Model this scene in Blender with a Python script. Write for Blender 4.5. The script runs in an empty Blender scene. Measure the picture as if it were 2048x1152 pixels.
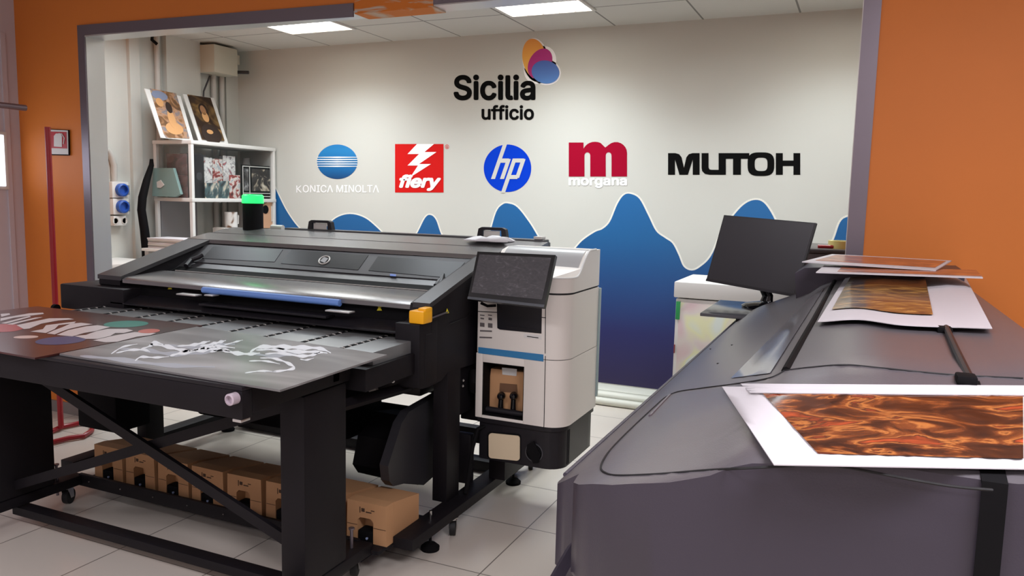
import bpy, bmesh, math, random, os
from mathutils import Vector, Matrix
random.seed(4)
SC = bpy.context.scene
COL = SC.collection

# ------------------------------------------------------------------ camera
F_PX = 1564.0; CX, CY = 1024.0, 576.0; H = 1.40
def _n(v): return v.normalized()
AX = _n(-Vector((-2504 - CX, 312 - CY, F_PX)))          # room X in camera frame (x right, y down, z fwd)
AY = _n(Vector((1730 - CX, 410 - CY, F_PX)))
AZ = _n(AX.cross(AY)); AY = AZ.cross(AX)
def ray(px, py):
    v = Vector((px - CX, py - CY, F_PX)) / F_PX
    return Vector((AX.dot(v), AY.dot(v), AZ.dot(v)))
C0 = Vector((0, 0, H))
def atx(px, py, x): d = ray(px, py); return C0 + d * (x / d.x)
def aty(px, py, y): d = ray(px, py); return C0 + d * (y / d.y)
def atz(px, py, z): d = ray(px, py); return C0 + d * ((z - H) / d.z)
def atp(px, py, o, n):
    d = ray(px, py); o = Vector(o); n = Vector(n); return C0 + d * ((o - C0).dot(n) / d.dot(n))
cam_d = bpy.data.cameras.new('camera'); cam = bpy.data.objects.new('camera', cam_d); COL.objects.link(cam)
xa = Vector((AX.x, AY.x, AZ.x)); ya = -Vector((AX.y, AY.y, AZ.y)); za = -Vector((AX.z, AY.z, AZ.z))
m = Matrix((xa, ya, za)).transposed().to_4x4(); m.translation = C0
cam.matrix_world = m
cam_d.sensor_width = 36; cam_d.lens = F_PX / 2048 * 36; cam_d.clip_start = .02
SC.camera = cam
SC.view_settings.view_transform = 'Standard'; SC.view_settings.look = 'None'
SC.view_settings.gamma = 1; SC.view_settings.exposure = 0.0
try: SC.view_settings.use_curve_mapping = False
except Exception: pass

# ------------------------------------------------------------------ materials
def lin(c): return tuple(((v / 255) / 12.92 if v / 255 <= .04045 else ((v / 255 + .055) / 1.055) ** 2.4) for v in c) + (1,)
MATS = {}
def mat(name, col, rough=.5, metal=0, emit=None, es=1, noise=0, bump=0, bscale=200, alpha=1, trans=0, coat=0, spec=.5):
    if name in MATS: return MATS[name]
    m = bpy.data.materials.new(name); m.use_nodes = True; nt = m.node_tree; b = nt.nodes['Principled BSDF']
    b.inputs['Base Color'].default_value = lin(col); b.inputs['Roughness'].default_value = rough
    b.inputs['Metallic'].default_value = metal; b.inputs['Specular IOR Level'].default_value = spec
    if emit: b.inputs['Emission Color'].default_value = lin(emit); b.inputs['Emission Strength'].default_value = es
    if alpha < 1: b.inputs['Alpha'].default_value = alpha
    if trans: b.inputs['Transmission Weight'].default_value = trans
    if coat: b.inputs['Coat Weight'].default_value = coat; b.inputs['Coat Roughness'].default_value = .1
    tc = nt.nodes.new('ShaderNodeTexCoord')
    if noise:
        n = nt.nodes.new('ShaderNodeTexNoise'); n.inputs['Scale'].default_value = 3.5; n.inputs['Detail'].default_value = 6
        nt.links.new(tc.outputs['Object'], n.inputs['Vector'])
        mx = nt.nodes.new('ShaderNodeMix'); mx.data_type = 'RGBA'; mx.inputs[0].default_value = 1
        lo = tuple(v * (1 - noise) for v in lin(col)[:3]) + (1,); hi = tuple(min(1, v * (1 + noise)) for v in lin(col)[:3]) + (1,)
        mx.inputs[6].default_value = lo; mx.inputs[7].default_value = hi
        nt.links.new(n.outputs['Fac'], mx.inputs[0]); nt.links.new(mx.outputs[2], b.inputs['Base Color'])
    if bump:
        n2 = nt.nodes.new('ShaderNodeTexNoise'); n2.inputs['Scale'].default_value = bscale; n2.inputs['Detail'].default_value = 3
        nt.links.new(tc.outputs['Object'], n2.inputs['Vector'])
        bp = nt.nodes.new('ShaderNodeBump'); bp.inputs['Strength'].default_value = bump; bp.inputs['Distance'].default_value = .002
        nt.links.new(n2.outputs['Fac'], bp.inputs['Height']); nt.links.new(bp.outputs['Normal'], b.inputs['Normal'])
    MATS[name] = m; return m

def grid_mat(name, col, line, x0, sx, y0, sy, w, rough, var=.05, bump=0):
    """tile grid in world metres (objects using it keep their origin at the world origin)"""
    m = bpy.data.materials.new(name); m.use_nodes = True; nt = m.node_tree; b = nt.nodes['Principled BSDF']
    N = nt.nodes.new; L = nt.links.new
    tc = N('ShaderNodeTexCoord'); sp = N('ShaderNodeSeparateXYZ'); L(tc.outputs['Object'], sp.inputs[0])
    def math_(op, a, bb=None):
        n = N('ShaderNodeMath'); n.operation = op
        for i, v in enumerate((a, bb)):
            if v is None: continue
            if isinstance(v, (int, float)): n.inputs[i].default_value = v
            else: L(v, n.inputs[i])
        return n.outputs[0]
    masks = []; cells = []
    for o, off, s in ((sp.outputs[0], x0, sx), (sp.outputs[1], y0, sy)):
        t = math_('DIVIDE', math_('SUBTRACT', o, off), s)
        fr = math_('FRACT', t); cells.append(math_('FLOOR', t))
        d = math_('MINIMUM', fr, math_('SUBTRACT', 1.0, fr))
        masks.append(math_('LESS_THAN', d, w / s / 2))
    mk = math_('MAXIMUM', masks[0], masks[1])
    cb = N('ShaderNodeCombineXYZ'); L(cells[0], cb.inputs[0]); L(cells[1], cb.inputs[1])
    wn = N('ShaderNodeTexWhiteNoise'); L(cb.outputs[0], wn.inputs['Vector'])
    nz = N('ShaderNodeTexNoise'); nz.inputs['Scale'].default_value = 2.2; nz.inputs['Detail'].default_value = 7
    L(tc.outputs['Object'], nz.inputs['Vector'])
    f = math_('ADD', math_('MULTIPLY', wn.outputs['Value'], .5), math_('MULTIPLY', nz.outputs['Fac'], .5))
    mx = N('ShaderNodeMix'); mx.data_type = 'RGBA'; L(f, mx.inputs[0])
    c = lin(col); mx.inputs[6].default_value = tuple(v * (1 - var) for v in c[:3]) + (1,); mx.inputs[7].default_value = tuple(min(1, v * (1 + var)) for v in c[:3]) + (1,)
    m2 = N('ShaderNodeMix'); m2.data_type = 'RGBA'; L(mk, m2.inputs[0]); L(mx.outputs[2], m2.inputs[6]); m2.inputs[7].default_value = lin(line)
    L(m2.outputs[2], b.inputs['Base Color']); b.inputs['Roughness'].default_value = rough
    return m

def ramp_mat(name, stops, scale=(3, 3, 3), dist=1.5, detail=6, rough=.35, nscale=3.0, kind='noise', coat=0, rot=0):
    m = bpy.data.materials.new(name); m.use_nodes = True; nt = m.node_tree; b = nt.nodes['Principled BSDF']
    N = nt.nodes.new; L = nt.links.new
    tc = N('ShaderNodeTexCoord'); mp = N('ShaderNodeMapping'); mp.inputs['Scale'].default_value = scale; mp.inputs['Rotation'].default_value = (0, 0, rot)
    L(tc.outputs['Object'], mp.inputs['Vector'])
    if kind == 'noise':
        n = N('ShaderNodeTexNoise'); n.inputs['Scale'].default_value = nscale; n.inputs['Detail'].default_value = detail; n.inputs['Distortion'].default_value = dist; out = n.outputs['Fac']
    elif kind == 'wave':
        n = N('ShaderNodeTexWave'); n.inputs['Scale'].default_value = nscale; n.inputs['Detail'].default_value = detail; n.inputs['Distortion'].default_value = dist; out = n.outputs['Fac']
    else:
        n = N('ShaderNodeTexVoronoi'); n.inputs['Scale'].default_value = nscale; n.feature = 'SMOOTH_F1'; out = n.outputs['Distance']
    L(mp.outputs[0], n.inputs['Vector'])
    r = N('ShaderNodeValToRGB'); cr = r.color_ramp
    cr.elements[0].position = stops[0][0]; cr.elements[0].color = lin(stops[0][1])
    cr.elements[1].position = stops[-1][0]; cr.elements[1].color = lin(stops[-1][1])
    for p, c in stops[1:-1]:
        e = cr.elements.new(p); e.color = lin(c)
    L(out, r.inputs[0]); L(r.outputs[0], b.inputs['Base Color']); b.inputs['Roughness'].default_value = rough
    if coat: b.inputs['Coat Weight'].default_value = coat; b.inputs['Coat Roughness'].default_value = .12
    return m
def grad_mat(name, stops, axis, lo, hi, rough=.5):
    m = bpy.data.materials.new(name); m.use_nodes = True; nt = m.node_tree; b = nt.nodes['Principled BSDF']
    N = nt.nodes.new; L = nt.links.new
    tc = N('ShaderNodeTexCoord'); sp = N('ShaderNodeSeparateXYZ'); L(tc.outputs['Object'], sp.inputs[0])
    mr = N('ShaderNodeMapRange'); mr.inputs[1].default_value = lo; mr.inputs[2].default_value = hi; L(sp.outputs[axis], mr.inputs[0])
    r = N('ShaderNodeValToRGB'); cr = r.color_ramp
    cr.elements[0].position = stops[0][0]; cr.elements[0].color = lin(stops[0][1])
    cr.elements[1].position = stops[-1][0]; cr.elements[1].color = lin(stops[-1][1])
    for p, c in stops[1:-1]:
        e = cr.elements.new(p); e.color = lin(c)
    L(mr.outputs[0], r.inputs[0]); L(r.outputs[0], b.inputs['Base Color']); b.inputs['Roughness'].default_value = rough
    return m

BLK = mat('black_powder_coat', (20, 17, 21), .55, spec=.25, bump=.15, bscale=600)
BLK2 = mat('black_plastic', (30, 28, 32), .4, spec=.3)
BLKD = mat('black_matte', (12, 11, 13), .8, spec=.15)
DGREY = mat('dark_grey_metal', (62, 61, 63), .36, .25, bump=.1, bscale=500)
LIDM = mat('lid_grey_metal', (136, 134, 134), .27, .7)
BEDM = mat('bed_grey_metal', (126, 128, 128), .36, .35)
GREYF = mat('window_frame_grey', (62, 61, 64), .5, 0, spec=.3)
GLASSD = mat('dark_window_glass', (24, 24, 28), .35, spec=.12)
STEEL = mat('brushed_steel', (205, 202, 198), .34, .65)
STEELD = mat('trim_steel', (130, 122, 130), .38, .8)
CHROME = mat('chrome', (200, 200, 200), .15, 1)
WHITEP = mat('white_plastic', (198, 194, 188), .4)
CABW = mat('cabinet_grey_white', (226, 220, 212), .38, noise=.02)
WHITE = mat('white_paint', (214, 212, 208), .45)
PAPER = mat('paper_white', (202, 198, 202), .5)
YEL = mat('yellow_plastic', (250, 178, 20), .4)
YELS = mat('yellow_sticker', (235, 220, 40), .5)
BLUEB = mat('blue_bar', (108, 146, 214), .4)
GREENE = mat('green_lens', (30, 200, 90), .3, emit=(40, 245, 110), es=1.3)
CARD = mat('cardboard', (188, 142, 100), .75, noise=.12)
CARDD = mat('cardboard_print', (70, 50, 36), .8)
RED = mat('red_paint', (150, 26, 34), .35)
RUB = mat('rubber', (26, 26, 28), .6)
HOUS = mat('housing_purple_grey', (60, 55, 66), .36, spec=.45, bump=.12, bscale=500)
HOUS2 = mat('housing_top_grey', (88, 84, 88), .3, spec=.5, bump=.1, bscale=500)
SEAM = mat('seam_dark', (18, 17, 19), .7)
WALLW = mat('wall_white', (200, 200, 193), .6, noise=.015, bump=.05, bscale=60)
WALLP = mat('wall_pinkish', (206, 196, 202), .6, noise=.03)
ORANGE = mat('orange_paint', (218, 124, 44), .55, noise=.04, bump=.06, bscale=60)
CREAM = mat('cream_box', (196, 192, 176), .5)

# ------------------------------------------------------------------ geometry helper
class MB:
    def __init__(s): s.bm = bmesh.new()
    def _xf(s, vs, M):
        if M is not None: bmesh.ops.transform(s.bm, matrix=M, verts=vs)
    def box(s, x0, x1, y0, y1, z0, z1, bev=0, M=None, seg=2):
        r = bmesh.ops.create_cube(s.bm, size=1); vs = r['verts']
        for v in vs:
            v.co = Vector((x0 + (v.co.x + .5) * (x1 - x0), y0 + (v.co.y + .5) * (y1 - y0), z0 + (v.co.z + .5) * (z1 - z0)))
        if bev:
            es = list({e for v in vs for e in v.link_edges})
            rr = bmesh.ops.bevel(s.bm, geom=es, offset=min(bev, .49 * min(abs(x1 - x0), abs(y1 - y0), abs(z1 - z0))), segments=seg, affect='EDGES', profile=.6)
            vs = list({v for f in rr['faces'] for v in f.verts} | {v for v in vs if v.is_valid})
        s._xf(vs, M); return s
    def prism(s, poly, ax, a0, a1, M=None):
        """poly: 2D points; ax 0: (y,z) extruded in x; 1: (x,z) in y; 2: (x,y) in z"""
        def mk(p, a):
            if ax == 0: return (a, p[0], p[1])
            if ax == 1: return (p[0], a, p[1])
            return (p[0], p[1], a)
        A = [s.bm.verts.new(mk(p, a0)) for p in poly]; B = [s.bm.verts.new(mk(p, a1)) for p in poly]
        fs = [s.bm.faces.new(A), s.bm.faces.new(B[::-1])]
        n = len(poly)
        for i in range(n): fs.append(s.bm.faces.new((A[i], B[i], B[(i + 1) % n], A[(i + 1) % n])))
        s._xf(A + B, M); return s
    def tube(s, pts, r, n=12, closed=False, caps=True, r2=None):
        pts = [Vector(p) for p in pts]; rings = []; N = len(pts); prev = None
        for i, p in enumerate(pts):
            if closed: d = pts[(i + 1) % N] - pts[i - 1]
            else: d = pts[min(i + 1, N - 1)] - pts[max(i - 1, 0)]
            d.normalize()
            if prev is None:
                u = d.cross(Vector((0, 0, 1)))
                if u.length < .1: u = d.cross(Vector((0, 1, 0)))
            else: u = prev - d * prev.dot(d)
            u.normalize(); prev = u; w = d.cross(u)
            rr = r[i] if isinstance(r, (list, tuple)) else r
            ru = rr; rw = rr if r2 is None else r2
            rings.append([s.bm.verts.new(p + u * ru * math.cos(2 * math.pi * k / n) + w * rw * math.sin(2 * math.pi * k / n)) for k in range(n)])
        for i in range(N if closed else N - 1):
            a = rings[i]; b = rings[(i + 1) % N]
            for k in range(n): s.bm.faces.new((a[k], a[(k + 1) % n], b[(k + 1) % n], b[k]))
        if not closed and caps: s.bm.faces.new(rings[0][::-1]); s.bm.faces.new(rings[-1])
        return s
    def cyl(s, p0, p1, r, n=24, r1=None): return s.tube([p0, p1], [r, r if r1 is None else r1], n)
    def lathe(s, c, prof, n=24, ax=2):
        """prof list of (r, h) along axis ax about c"""
        rings = []
        for r, h in prof:
            ring = []
            for k in range(n):
                a = 2 * math.pi * k / n; u, w = max(r, 1e-4) * math.cos(a), max(r, 1e-4) * math.sin(a)
                q = {2: (u, w, h), 1: (u, h, w), 0: (h, u, w)}[ax]
                ring.append(s.bm.verts.new(Vector(c) + Vector(q)))
            rings.append(ring)
        for a, b in zip(rings, rings[1:]):
            for k in range(n): s.bm.faces.new((a[k], a[(k + 1) % n], b[(k + 1) % n], b[k]))
        s.bm.faces.new(rings[0]); s.bm.faces.new(rings[-1]); return s
    def hexa(s, P, Q):
        """closed solid between polygon P (list of points) and polygon Q"""
        A = [s.bm.verts.new(p) for p in P]; B = [s.bm.verts.new(q) for q in Q]
        s.bm.faces.new(A); s.bm.faces.new(B[::-1]); n = len(A)
        for i in range(n): s.bm.faces.new((A[i], B[i], B[(i + 1) % n], A[(i + 1) % n]))
        return s
    def slab(s, P, n, t):
        n = Vector(n).normalized() * t; return s.hexa([Vector(p) for p in P], [Vector(p) + n for p in P])
    def grid(s, rows, thick=None):
        V = [[s.bm.verts.new(p) for p in r] for r in rows]
        for i in range(len(V) - 1):
            for j in range(len(V[0]) - 1): s.bm.faces.new((V[i][j], V[i][j + 1], V[i + 1][j + 1], V[i + 1][j]))
        if thick:
            W = [[s.bm.verts.new(Vector(p) - Vector((0, 0, thick))) for p in r] for r in rows]
            for i in range(len(V) - 1):
                for j in range(len(V[0]) - 1): s.bm.faces.new((W[i][j], W[i + 1][j], W[i + 1][j + 1], W[i][j + 1]))
            R, Cc = len(V), len(V[0])
            for j in range(Cc - 1):
                s.bm.faces.new((V[0][j], W[0][j], W[0][j + 1], V[0][j + 1])); s.bm.faces.new((V[-1][j], V[-1][j + 1], W[-1][j + 1], W[-1][j]))
            for i in range(R - 1):
                s.bm.faces.new((V[i][0], V[i + 1][0], W[i + 1][0], W[i][0])); s.bm.faces.new((V[i][-1], W[i][-1], W[i + 1][-1], V[i + 1][-1]))
        return s
    def build(s, name, m, parent=None, origin=None, smooth=35):
        root = parent
        while root is not None and root.parent is not None: root = root.parent
        if origin is None: origin = tuple(root.location) if root is not None else (0, 0, 0)
        if smooth: bmesh.ops.recalc_face_normals(s.bm, faces=s.bm.faces)
        else:
            s.bm.normal_update()
            bmesh.ops.reverse_faces(s.bm, faces=[f for f in s.bm.faces if (f.normal.z < -.5 or f.normal.y > .5)])
        bmesh.ops.translate(s.bm, vec=-Vector(origin), verts=s.bm.verts)
        me = bpy.data.meshes.new(name); s.bm.to_mesh(me); s.bm.free()
        me.materials.append(m)
        if smooth:
            me.polygons.foreach_set('use_smooth', [True] * len(me.polygons)); me.set_sharp_from_angle(angle=math.radians(smooth))
        o = bpy.data.objects.new(name, me); COL.objects.link(o)
        if parent is not None: o.parent = parent
        else: o.location = origin
        return o
def tag(o, label=None, cat=None, group=None, kind=None):
    if label: o['label'] = label
    if cat: o['category'] = cat
    if group: o['group'] = group
    if kind: o['kind'] = kind
    return o
def thing(name, loc, label, cat, group=None):
    o = bpy.data.objects.new(name, None); COL.objects.link(o); o.location = loc; o.empty_display_size = .05
    return tag(o, label, cat, group)
def struct(name, mb, m, label=None, **k):
    o = mb.build(name, m, **k); o['kind'] = 'structure'
    if label: o['label'] = label
    return o
def solo(name, mb, m, origin, label, cat, group=None, smooth=35):
    return tag(mb.build(name, m, None, origin, smooth), label, cat, group)

YW = 5.34; ZC = 2.585; YO = 3.21; YO2 = 3.325; XL = -5.05; XLN = -4.76; XR = 2.6; ZF = 2.75
# ------------------------------------------------------------------ setting
FLOORM = grid_mat('floor_tiles', (204, 195, 184), (112, 105, 98), -1.217, .448, 2.045, .4535, .005, .28, .06)
CEILM = grid_mat('ceiling_tiles', (206, 204, 198), (128, 126, 122), -4.05, .6, YW - .54, .6, .012, .8, .03)
struct('floor', MB().box(XL - .1, XR + .1, -3.1, YW + .1, -.06, 0), FLOORM, 'beige ceramic tile floor')
struct('ceiling', MB().box(XL - .1, 1.6, YO2 - .02, YW + .1, ZC, ZC + .06), CEILM, 'white tiled suspended ceiling of the back room')
struct('ceiling', MB().box(XLN - .1, XR + .1, -3.1, YO + .02, ZF, ZF + .06), mat('ceiling_front', (200, 196, 192), .8), 'ceiling of the front room')
struct('wall_back', MB().box(XL - .1, 1.6, YW, YW + .1, 0, ZC + .05), WALLW, 'white back wall behind the logos')
struct('wall_left', MB().box(XL - .1, XL, YO2 - .02, YW, 0, ZC + .05), WALLW, 'white left wall of the back room')
struct('wall_right', MB().box(1.5, 1.6, YO2 - .02, YW, 0, ZC + .05), WALLW, 'right wall of the back room')
w = MB()
w.prism([(XL - .1, 0), (-4.15, 0), (-4.15, 2.262), (-2.29, 2.262), (-2.29, 2.262), (-.05, 2.262), (-.05, 0), (XR + .1, 0), (XR + .1, ZF + .03), (XL - .1, ZF + .03)], 1, YO, YO2)
struct('wall_middle', w, ORANGE, 'orange painted partition wall around the opening')
struct('wall_left_front', MB().box(XLN - .1, XLN, -3.1, YO, 0, ZF), WALLP, 'pale pinkish wall at the left edge')
struct('wall_right_front', MB().box(XR, XR + .1, -3.1, YO, 0, ZF), mat('wall_front_grey', (190, 180, 178), .7), 'right wall of the front room')
struct('wall_rear', MB().box(XLN - .1, XR + .1, -3.1, -3.0, 0, ZF), MATS['wall_front_grey'], 'wall behind the camera')
# metal trim round the opening
t1 = MB(); t1.prism([(-4.207, 0), (-4.207, 2.322), (-4.15, 2.266), (-4.15, 0)], 1, YO - .006, YO); struct('trim_1', t1, STEELD, 'steel corner trim, left side of the opening')
t2 = MB(); t2.prism([(-4.207, 2.322), (-2.29, 2.300), (-2.29, 2.236), (-4.15, 2.266)], 1, YO - .008, YO - .001); struct('trim_2', t2, STEELD, 'steel corner trim above the opening, left length')
t3 = MB(); t3.prism([(-1.853, 2.322), (.008, 2.322), (-.05, 2.262), (-1.853, 2.262)], 1, YO - .006, YO); struct('trim_3', t3, STEELD, 'steel corner trim above the opening, right length')
t4 = MB(); t4.prism([(-.053, 0), (-.053, 2.262), (.006, 2.322), (.006, 0)], 1, YO - .006, YO); struct('trim_4', t4, STEELD, 'steel corner trim, right side of the opening')
struct('trim_5', MB().box(-4.152, -4.146, YO, YO2 + .004, 0, 2.262), STEEL, 'steel lining on the left reveal of the opening')
struct('trim_6', MB().box(-4.15, -2.27, YO - .004, YO2 + .004, 2.256, 2.264), STEEL, 'steel lining under the lintel, left length')
struct('trim_7', MB().box(-1.87, -.05, YO, YO2 + .004, 2.256, 2.264), STEEL, 'steel lining under the lintel, right length')
struct('trim_8', MB().box(-.056, -.05, YO, YO2 + .004, 0, 2.262), STEEL, 'steel lining on the right reveal of the opening')
# bare plaster where the lintel trim is missing
PLAS = ramp_mat('bare_plaster', [(.52, (218, 124, 44)), (.58, (205, 170, 140)), (.7, (216, 210, 205))], (2, 1, 14), 1.0, 5, .8, 2.0)
struct('trim_9', MB().box(-2.285, -1.855, YO - .003, YO2 + .002, 2.25, 2.33), PLAS, 'bare smeared plaster where the trim is missing')
struct('baseboard_left', MB().box(XLN, -4.207, YO - .014, YO, 0, .07), mat('baseboard_grey', (130, 122, 118), .5), 'grey baseboard under the orange wall')
bb = MB(); bb.box(-2.6, .9, 5.16, YW, 0, .075, .01); bb.tube([(-2.6, 5.10, .05), (.9, 5.10, .05)], .032, 14); bb.tube([(-2.6, 5.03, .027), (.9, 5.03, .027)], .026, 14)
struct('baseboard_back', bb, mat('baseboard_white', (208, 208, 196), .5), 'white skirting ducts along the back wall')
# pillar and pipe chases on the left wall of the back room
struct('trim_10', MB().box(XL, XL + .05, 4.56, 4.9, 0, ZC), WALLW, 'white boxed pillar on the left wall')
struct('trim_11', MB().box(XL, XL + .03, 5.2, YW, 0, ZC), WALLW, 'white boxed chase in the corner')
struct('trim_12', MB().box(XL, XL + .03, 4.24, 4.33, 0, ZC), WALLW, 'shallow plaster rib on the left wall')
# window in the left wall of the front room
wp = [atx(0, 372, XLN), atx(9, 372, XLN), atx(0, 270, XLN)]
wy1 = wp[1].y; wz0 = wp[0].z; wz1 = wp[2].z
win = struct('window_1', MB().box(XLN, XLN + .012, wy1 - 1.0, wy1 + .02, wz0 - .02, wz1 + .02), WHITE, 'bright window cut by the left picture edge')
pn = MB().box(XLN + .012, XLN + .016, wy1 - .98, wy1, wz0, wz1).build('pane', mat('daylight_pane', (240, 244, 250), .3, emit=(235, 242, 255), es=2.0), win)
# panel strip (left wall)
struct('trim_13', MB().box(XLN, XLN + .01, atx(22, 400, XLN).y - .02, atx(25, 400, XLN).y, 0, 2.3), WALLP, 'thin vertical panel joint on the left wall')

# ------------------------------------------------------------------ ceiling lights (back room)
LAMPF = mat('lamp_face', (255, 255, 250), .4, emit=(255, 252, 240), es=6)
LOUV = mat('lamp_louvre', (210, 210, 210), .2, .9)
for i, (xc, lab) in enumerate(((-3.735, 'square louvred ceiling light above the left of the back wall'), (-1.92, 'square louvred ceiling light above the middle of the back wall'), (-.12, 'square louvred ceiling light above the right of the back wall'))):
    yc = 4.56
    t = thing('ceiling_light', (xc, yc, ZC), lab, 'ceiling light', 'square ceiling lights in the back room')
    f = MB()
    for a in ((xc - .295, xc - .275, yc - .295, yc + .295), (xc + .275, xc + .295, yc - .295, yc + .295), (xc - .275, xc + .275, yc - .295, yc - .275), (xc - .275, xc + .275, yc + .275, yc + .295)):
        f.box(*a, ZC - .012, ZC, .002)
    f.build('frame', WHITE, t)
    MB().box(xc - .274, xc + .274, yc - .274, yc + .274, ZC - .003, ZC - .0005).build('diffuser', LAMPF, t)
    lv = MB()
    for k in range(1, 5): lv.box(xc - .274 + k * .1096 - .002, xc - .274 + k * .1096 + .002, yc - .274, yc + .274, ZC - .011, ZC - .003)
    lv.build('louvre', LOUV, t)
def area(name, loc, sx, sy, power, col=(1, 1, 1), spread=180, rot=(0, 0, 0)):
    l = bpy.data.lights.new(name, 'AREA'); l.shape = 'RECTANGLE'; l.size = sx; l.size_y = sy; l.energy = power; l.color = col; l.spread = math.radians(spread)
    o = bpy.data.objects.new(name, l); o.location = loc; o.rotation_euler = rot; COL.objects.link(o); return o
for xc in (-3.735, -1.92, -.12):
    area('lamp_light', (xc, 4.56, ZC - .014), .54, .54, 16 if xc < -.5 else 11, (.91, 1, 1.05), 128)
# unseen row behind the lintel, added as fill light for the back room
for xc in (-4.3, -2.6, -.8):
    area('lamp_light', (xc, 3.85, ZC - .014), .54, .54, 12.5, (.93, 1, 1.06), 165)
    t = thing('ceiling_light', (xc, 3.85, ZC), 'added fill light, unseen behind the lintel of the opening', 'ceiling light', 'added fill lights behind the lintel')
    MB().box(xc - .295, xc + .295, 3.85 - .295, 3.85 + .295, ZC - .004, ZC).build('frame', WHITE, t)
# front room lamps: two rows above and behind the camera
for xc, yc, p in ((-3.6, -.2, 17), (-1.5, -.2, 36), (.9, .5, 70), (-2.2, -2.0, 22), (.4, -2.0, 34)):
    area('front_lamp_light', (xc, yc, ZF - .02), 1.2, .6, p, (.96, .93, 1), 170)
    t = thing('ceiling_light', (xc, yc, ZF), 'long ceiling light of the front room, out of the picture', 'ceiling light', 'front room ceiling lights')
    MB().box(xc - .62, xc + .62, yc - .32, yc + .32, ZF - .01, ZF).build('frame', WHITE, t)
wd = bpy.data.worlds.new('world'); SC.world = wd; wd.use_nodes = True
wd.node_tree.nodes['Background'].inputs[0].default_value = (.6, .62, .7, 1); wd.node_tree.nodes['Background'].inputs[1].default_value = .3

# ------------------------------------------------------------------ things on the left wall of the back room
def pipe(name, pts, r, label, m=None, cat='pipe', group=None):
    return solo(name, MB().tube(pts, r, 14), m or WALLG, pts[0], label, cat, group)
WALLG = mat('grey_white_pipe', (186, 184, 178), .4)
pipe('conduit', [(XL + .03, 4.49, 0.0), (XL + .03, 4.49, ZC)], .022, 'thin grey pipe running up the wall beside the boxed pillar')
pipe('conduit', [(XL + .03, 5.06, 0), (XL + .03, 5.06, ZC - .24)], .022, 'left one of the two grey pipes under the cream wall box')
pipe('conduit', [(XL + .03, 5.15, 0), (XL + .03, 5.15, ZC - .24)], .022, 'right one of the two grey pipes under the cream wall box')
# cream wall box under the ceiling
t = thing('wall_fan_box', (XL + .06, 5.07, 2.36), 'cream box fixed high on the left wall near the corner', 'wall box')
MB().box(XL + .035, XL + .2, 4.90, 5.16, ZC - .24, ZC - .02, .01).build('casing', CREAM, t)
MB().box(XL + .035, XL + .14, 5.165, 5.25, ZC - .13, ZC - .05, .006).build('side_box', CREAM, t)
MB().cyl((XL + .1, 5.16, ZC - .2), (XL + .26, 5.22, ZC - .2), .014, 12).build('rod', DGREY, t)
pipe('cable', [Vector((XL + .06, 4.99, 2.33)), Vector((XL + .05, 4.93, 2.2)), Vector((XL + .06, 4.905, 2.05)), Vector((XL + .06, 4.905, 1.82))], .007, 'grey cable hanging from the cream wall box', DGREY, 'cable')
# small black bracket near the ceiling
p = atx(298, 78, XL + .05); t = thing('bracket', (XL, p.y, 2.52), 'small black bracket high on the left wall', 'bracket')
MB().box(XL, XL + .1, p.y - .05, p.y + .02, 2.545, 2.56, .003).build('arm', BLKD, t)
MB().tube([(XL + .1, p.y - .01, 2.55), (XL + .08, p.y, 2.51), (XL + .1, p.y + .03, 2.48)], .012, 8).build('hook', BLKD, t)
# conduit bending into the sockets
P = [atx(215, 300, XL + .02), atx(222, 312, XL + .02), atx(228, 330, XL + .02), atx(229, 363, XL + .02)]
P0 = Vector((XL + .02, 3.75, P[0].z + .05))
pipe('conduit', [P0, P[0], P[1], P[2], P[3]], .022, 'curved grey conduit running down into the wall sockets')
def socket_box(px0, py0, px1, py1, kind, label):
    a = atx(px0, py0, XL + .06); b = atx(px1, py1, XL + .06)
    t = thing('wall_socket', (XL, (a.y + b.y) / 2, b.z), label, 'wall socket', 'sockets on the left wall')
    MB().box(XL, XL + .06, a.y, b.y, b.z, a.z, .006).build('housing', WHITE, t)
    cy = a.y + (b.y - a.y) * .5; cz = (a.z + b.z) / 2; h = (a.z - b.z)
    if kind == 'blue':
        MB().lathe((XL + .06, cy, cz), [(h * .4, 0), (h * .4, .03), (h * .3, .035), (h * .3, .012), (.001, .012)], 20, 0).build('blue_outlet', mat('blue_plastic', (40, 84, 170), .35), t)
        MB().box(XL + .06, XL + .085, b.y - .03, b.y - .012, cz - h * .3, cz + h * .3, .003).build('switch_lever', mat('grey_plastic', (120, 120, 124), .4), t)
    else:
        for s in (-1, 1): MB().lathe((XL + .06, cy + s * .038, cz), [(h * .36, 0), (h * .36, .004), (h * .28, .004), (h * .25, -.004), (.001, -.004)], 18, 0).build('outlet', WHITEP, t)
socket_box(224, 363, 258, 396, 'blue', 'upper wall socket with a round blue outlet')
socket_box(226, 397, 259, 429, 'blue', 'lower wall socket with a round blue outlet')
socket_box(227, 432, 253, 451, 'w', 'small white double socket below the blue ones')
# black hose
hp = [(303, 318), (303, 330), (293, 362), (285, 395), (283, 420), (289, 460), (293, 500), (295, 560)]
hr = [.012, .018, .026, .03, .03, .032, .034, .034]
solo('cloth_strap', MB().tube([atx(x, y, XL + .13 ) for x, y in hp], hr, 14), BLKD, atx(295, 560, XL + .13), 'thick black cloth strap hanging beside the white shelf unit', 'strap')
# white counter under the sockets
t = thing('low_cabinet', (-4.8, 3.95, 0), 'low white cabinet against the left wall under the sockets', 'cabinet')
MB().box(XL + .002, -4.62, 3.6, 4.09, 0, .86, .006).build('body', WHITE, t)
MB().box(XL + .002, -4.6, 3.58, 4.10, .86, .885, .004).build('top', WHITE, t)

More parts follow.
